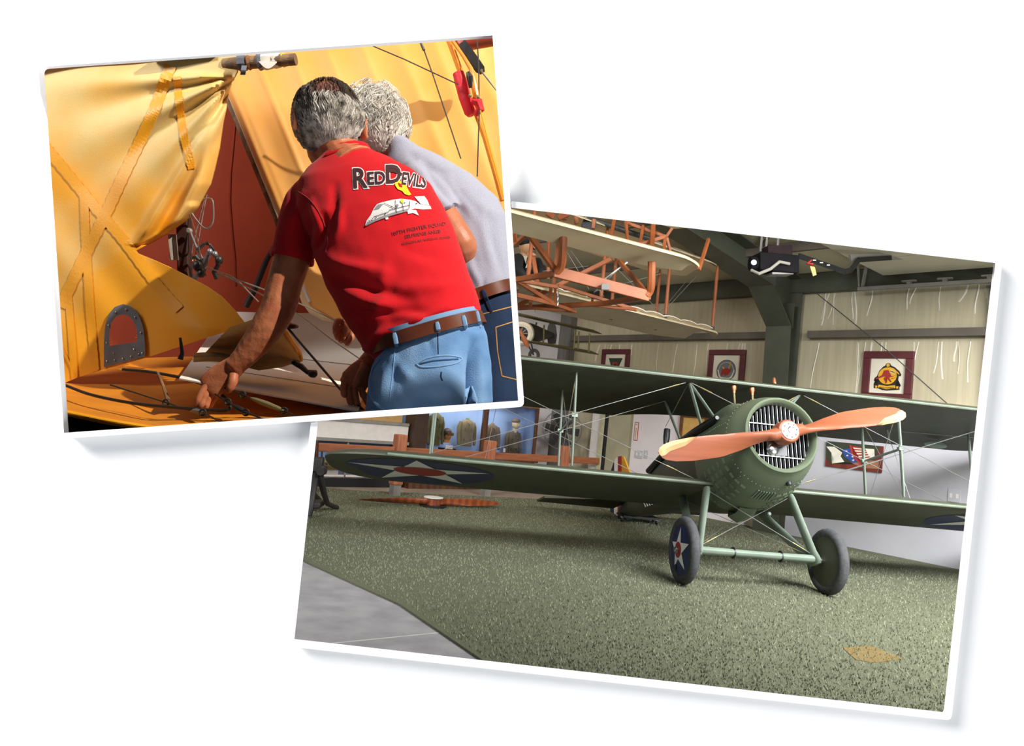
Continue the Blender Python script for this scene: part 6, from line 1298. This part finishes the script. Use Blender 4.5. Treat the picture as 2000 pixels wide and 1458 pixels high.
blt = MB(); R4 = [beltring(.002, .006), beltring(.002, .012), beltring(.034, .012), beltring(.034, .006)]; blt.loft([list(q) for q in zip(*R4)]+[list(q) for q in zip(*R4)][:1], cap=False); belt = blt.build('belt', m_belt, red, 'brown leather belt')
bb = bvh_of(belt)
for x, y0, y1, w in ((767, 636, 678, .006), (849, 608, 650, .006), (902, 604, 642, .006), (930, 602, 640, .005)):
    P = []
    for q in np.linspace(0, 1, 7):
        xx_, yy_ = x+q*8, lerp(y0, y1, q); dr = ray(xx_, yy_).normalized(); h = bb.ray_cast(CC+dr*1.4, dr); h2 = bj.ray_cast(CC+dr*1.4, dr); hh = [k for k in (h, h2) if k[0] is not None]
        if hh: P.append(min(hh, key=lambda k: k[3])[0]-dr*.003)
    if len(P) > 3: MB().tube(P, [.004]+[w]*(len(P)-2)+[.004], 8, flat=.45, ref=CR).build('belt_loop', m_denimlt, belt)
for P in ([(813, 712), (835, 700), (870, 695), (898, 698), (902, 703)], [(813, 712), (825, 718), (860, 716), (890, 710), (902, 703)]): cloth_tube(bj, P, .0022, m_denimlt, 'pocket_edge', jeans)
cloth_tube(bj, [(820, 711), (850, 705), (895, 702)], .0022, mat('pocket_dark', '#33557d', .9), 'pocket_slit', jeans); cloth_tube(bj, [(862, 727), (861, 736), (864, 744)], .0016, m_denimdk, 'buttonhole', jeans)
cloth_tube(bj, [(741, 702), (728, 722), (722, 750), (725, 775), (740, 795), (755, 803)], .004, m_denimlt, 'side_pocket_edge', jeans, .004); cloth_tube(bj, [(772, 680), (768, 720), (760, 790)], .0014, m_denimlt, 'side_seam', jeans); cloth_tube(bj, [(855, 650), (856, 692)], .0012, m_denimdk, 'dart_seam', jeans); cloth_tube(bj, [(868, 645), (900, 640), (925, 634)], .0012, m_denimlt, 'yoke_seam', jeans)
# hair: dark and thin on top, grey waves below
hax = (HRt*.085, FD*.102, HU*.104); ho = hc-FD*.004+HU*.002
def lcl(v): return V((v.dot(HRt), v.dot(FD), v.dot(HU)))
cb = lcl((-CF*.75+CU*.45).normalized())
def back_region(lo, hi):
    def g(u):
        w = HRt*u.x+FD*u.y+HU*u.z; up_ = w.dot(CU); return lo < up_ < hi and u.y < .62 and not (u.z < -.62) and (u.y < .45 or up_ > .2) and not (u.x > .62 and -.7 < u.z < .42 and u.y > -.45)
    return g
def flowdown(bias):
    def g(u):
        d = V((bias*u.x, -.3, -1)); d -= u*d.dot(u); return d.normalized()
    return g
MB().ball(ho, hax[0]*.995, hax[1]*.99, hax[2]*.995, 24, 16).build('hair_base', mat('scalp', '#8a5443', .55, col2='#7a4a3c', scale=30), red)
strands('hair_grey', red, m_hairg, ho, hax, 1900, back_region(-.75, .45), flowdown(.5), .07, .0023, 3, .007, .008)
strands('hair_dark', red, m_haird, ho, hax, 900, lambda u: back_region(.30, 1.0)(u) and ((HRt*u.x+FD*u.y+HU*u.z).dot((CU*.75-CF*.62+CR*.05).normalized()) < .90 or random.random() < .12), flowdown(.2), .05, .0015, 7, .003, .004); strands('hair_dark_side', red, m_haird, ho, hax, 380, lambda u: (u.x < -.6) and back_region(-.1, .9)(u), flowdown(.3), .06, .0022, 9, .006, .008)
# ------------------------------ man in the grey shirt
gy = thing('person', at(955, bord(955)-1, 2.2), 'person with white hair in a grey t-shirt and dark jeans behind the red shirt', 'person', 'men at the yellow aircraft')
hg = at(728, 243, 2.27); FG = (CF*.80-CR*.50-CU*.32).normalized(); UG = (CU-FG*CU.dot(FG)).normalized(); RG = FG.cross(UG).normalized()
gb = MB(); head(gb, hg, FG, UG, RG, 1.03); gb.tube([hg-UG*.05-FG*.01, at(758, 288, 2.27), at(795, 325, 2.26)], [.055, .055, .07], 16)
gb.loft([pairring((770, 350), (900, 345), 2.26, .08), pairring((830, 450), (970, 440), 2.24, .09), pairring((890, 560), (990, 530), 2.22, .09)])
P, r = limb([(805, 335, 2.22, .05), (845, 395, 2.16, .052), (880, 450, 2.11, .050), (902, 485, 2.10, .046), (890, 515, 2.16, .044), (820, 560, 2.24, .042), (740, 612, 2.27, .034), (690, 640, 2.25, .027)]); gb.tube(P, r, 16)
gb.loft([[at(x, y, 2.25)+(CR*.3+CU*.95).normalized()*(w*math.cos(q))+CF*(t*math.sin(q)) for q in np.linspace(0, 6.283, 15)[:-1]] for x, y, w, t in ((700, 635, .027, .022), (684, 640, .036, .02), (670, 645, .036, .016))])
fg2 = MB()
for P in ([(672, 630, 2.245), (660, 628, 2.235), (655, 640, 2.23), (654, 655, 2.235)], [(670, 640, 2.245), (660, 644, 2.235), (658, 655, 2.23), (660, 665, 2.235)], [(672, 648, 2.25), (666, 656, 2.24), (665, 664, 2.24), (668, 670, 2.245)], [(678, 654, 2.255), (675, 662, 2.25), (676, 668, 2.25), (678, 672, 2.255)], [(690, 650, 2.24), (685, 662, 2.23), (680, 670, 2.23), (676, 675, 2.235)]): finger(fg2, P, [.0105, .010, .009, .006])
gbo = gb.build('body', m_skin_g, gy); remesh(gbo, .0046, 3); bake(gbo); join(gbo, fg2)
for sg in (-1, 1): MB().ball(hg+FG*.093+RG*sg*.032-UG*.003, RG*.012, FG*.008, UG*.007, 10, 8).build('eye', m_eye, gy)
gs = MB(); gs.loft([pairring(*p, n=36) for p in (((868, 612), (1006, 566), 2.20, .12), ((850, 560), (1001, 520), 2.21, .125), ((826, 500), (997, 474), 2.225, .13), ((800, 440), (990, 424), 2.24, .13), ((775, 390), (972, 388), 2.25, .125), ((758, 345), (922, 345), 2.26, .11), ((752, 312), (868, 312), 2.27, .09), ((752, 298), (826, 293), 2.27, .075), ((752, 288), (806, 280), 2.27, .07), ((754, 280), (796, 273), 2.27, .066))])
P, r = limb([(808, 338, 2.2, .055), (835, 375, 2.16, .062), (860, 412, 2.12, .060), (869, 424, 2.115, .059)]); gs.tube(P, r, 22)
gsh = gs.build('shirt', m_greyshirt, gy, 'grey t-shirt'); remesh(gsh, .006, 6); bake(gsh)
def gw(x, y, N_):
    k = 0
    for p, q, w, a in (((800, 300), (870, 345), 9, -.007), ((830, 320), (905, 420), 9, -.012), ((870, 340), (930, 440), 9, .006), ((890, 400), (925, 520), 8, -.006), ((940, 400), (960, 540), 9, .005), ((960, 430), (985, 560), 8, -.005), ((920, 500), (940, 575), 7, .006), ((945, 545), (952, 580), 5, -.006), ((900, 360), (985, 440), 12, .005), ((850, 380), (880, 425), 6, -.004)): k += ridge(x, y, p, q, w, a)
    return k+.002*mnoise.noise(V((x*.02, y*.03, 9)))
wrinkle(gsh, gw)
gj = MB().loft([pairring(*p, n=36) for p in (((872, 622), (1008, 572), 2.20, .118), ((880, 680), (1011, 640), 2.19, .13), ((884, 740), (1013, 710), 2.185, .135), ((886, bord(886)-2), (1015, bord(1015)-2), 2.18, .138))]).build('jeans', m_denimdk, gy, 'dark blue jeans'); remesh(gj, .006, 4); bake(gj); bg = bvh_of(gj)
R4 = [beltring(o_, g_, ((872, 622), (1008, 572), 2.20, .118, .01)) for o_, g_ in ((.004, .005), (.004, .011), (.039, .011), (.039, .005))]; gbelt = MB().loft([list(q) for q in zip(*R4)]+[list(q) for q in zip(*R4)][:1], cap=False).build('belt', m_belt, gy, 'brown leather belt')
for P in ([(968, 640), (1005, 628)], [(968, 640), (972, 690), (980, 735)], [(980, 735), (1008, 742)], [(935, 616), (1005, 598)]): cloth_tube(bg, [P[0], ((P[0][0]+P[1][0])/2, (P[0][1]+P[1][1])/2)]+P[1:], .0018, m_thread, 'stitching', gj)
bgb = bvh_of(gbelt)
for x, y0, y1 in ((942, 566, 610),):
    P = []
    for q in np.linspace(0, 1, 7):
        dr = ray(x+q*18, lerp(y0, y1, q)).normalized(); hh = [k for k in (bgb.ray_cast(CC+dr*1.4, dr), bg.ray_cast(CC+dr*1.4, dr)) if k[0] is not None]
        if hh: P.append(min(hh, key=lambda k: k[3])[0]-dr*.003)
    if len(P) > 3: MB().tube(P, [.004]+[.007]*(len(P)-2)+[.004], 8, flat=.45, ref=CR).build('belt_loop', m_denimdk, gbelt)
gax = (RG*.086, FG*.102, UG*.106)
MB().ball(hg, gax[0]*.99, gax[1]*.98, gax[2]*.99, 24, 16).build('hair_base', mat('white_scalp', '#b9ac9b', .6), gy)
def grg(u):
    w = RG*u.x+FG*u.y+UG*u.z; return w.dot(CU) > -.55 and u.y < .6 and not (abs(u.x) > .9 and u.z < 0)
strands('hair_white', gy, m_hairw, hg, gax, 1500, grg, flowdown(.5), .065, .0022, 13, .007, .010); strands('hair_wisps', gy, m_hairw, hg, (gax[0]*1.06, gax[1]*1.04, gax[2]*1.05), 220, lambda u: grg(u) and u.z > -.2, flowdown(.9), .06, .0016, 15, .016, .016)
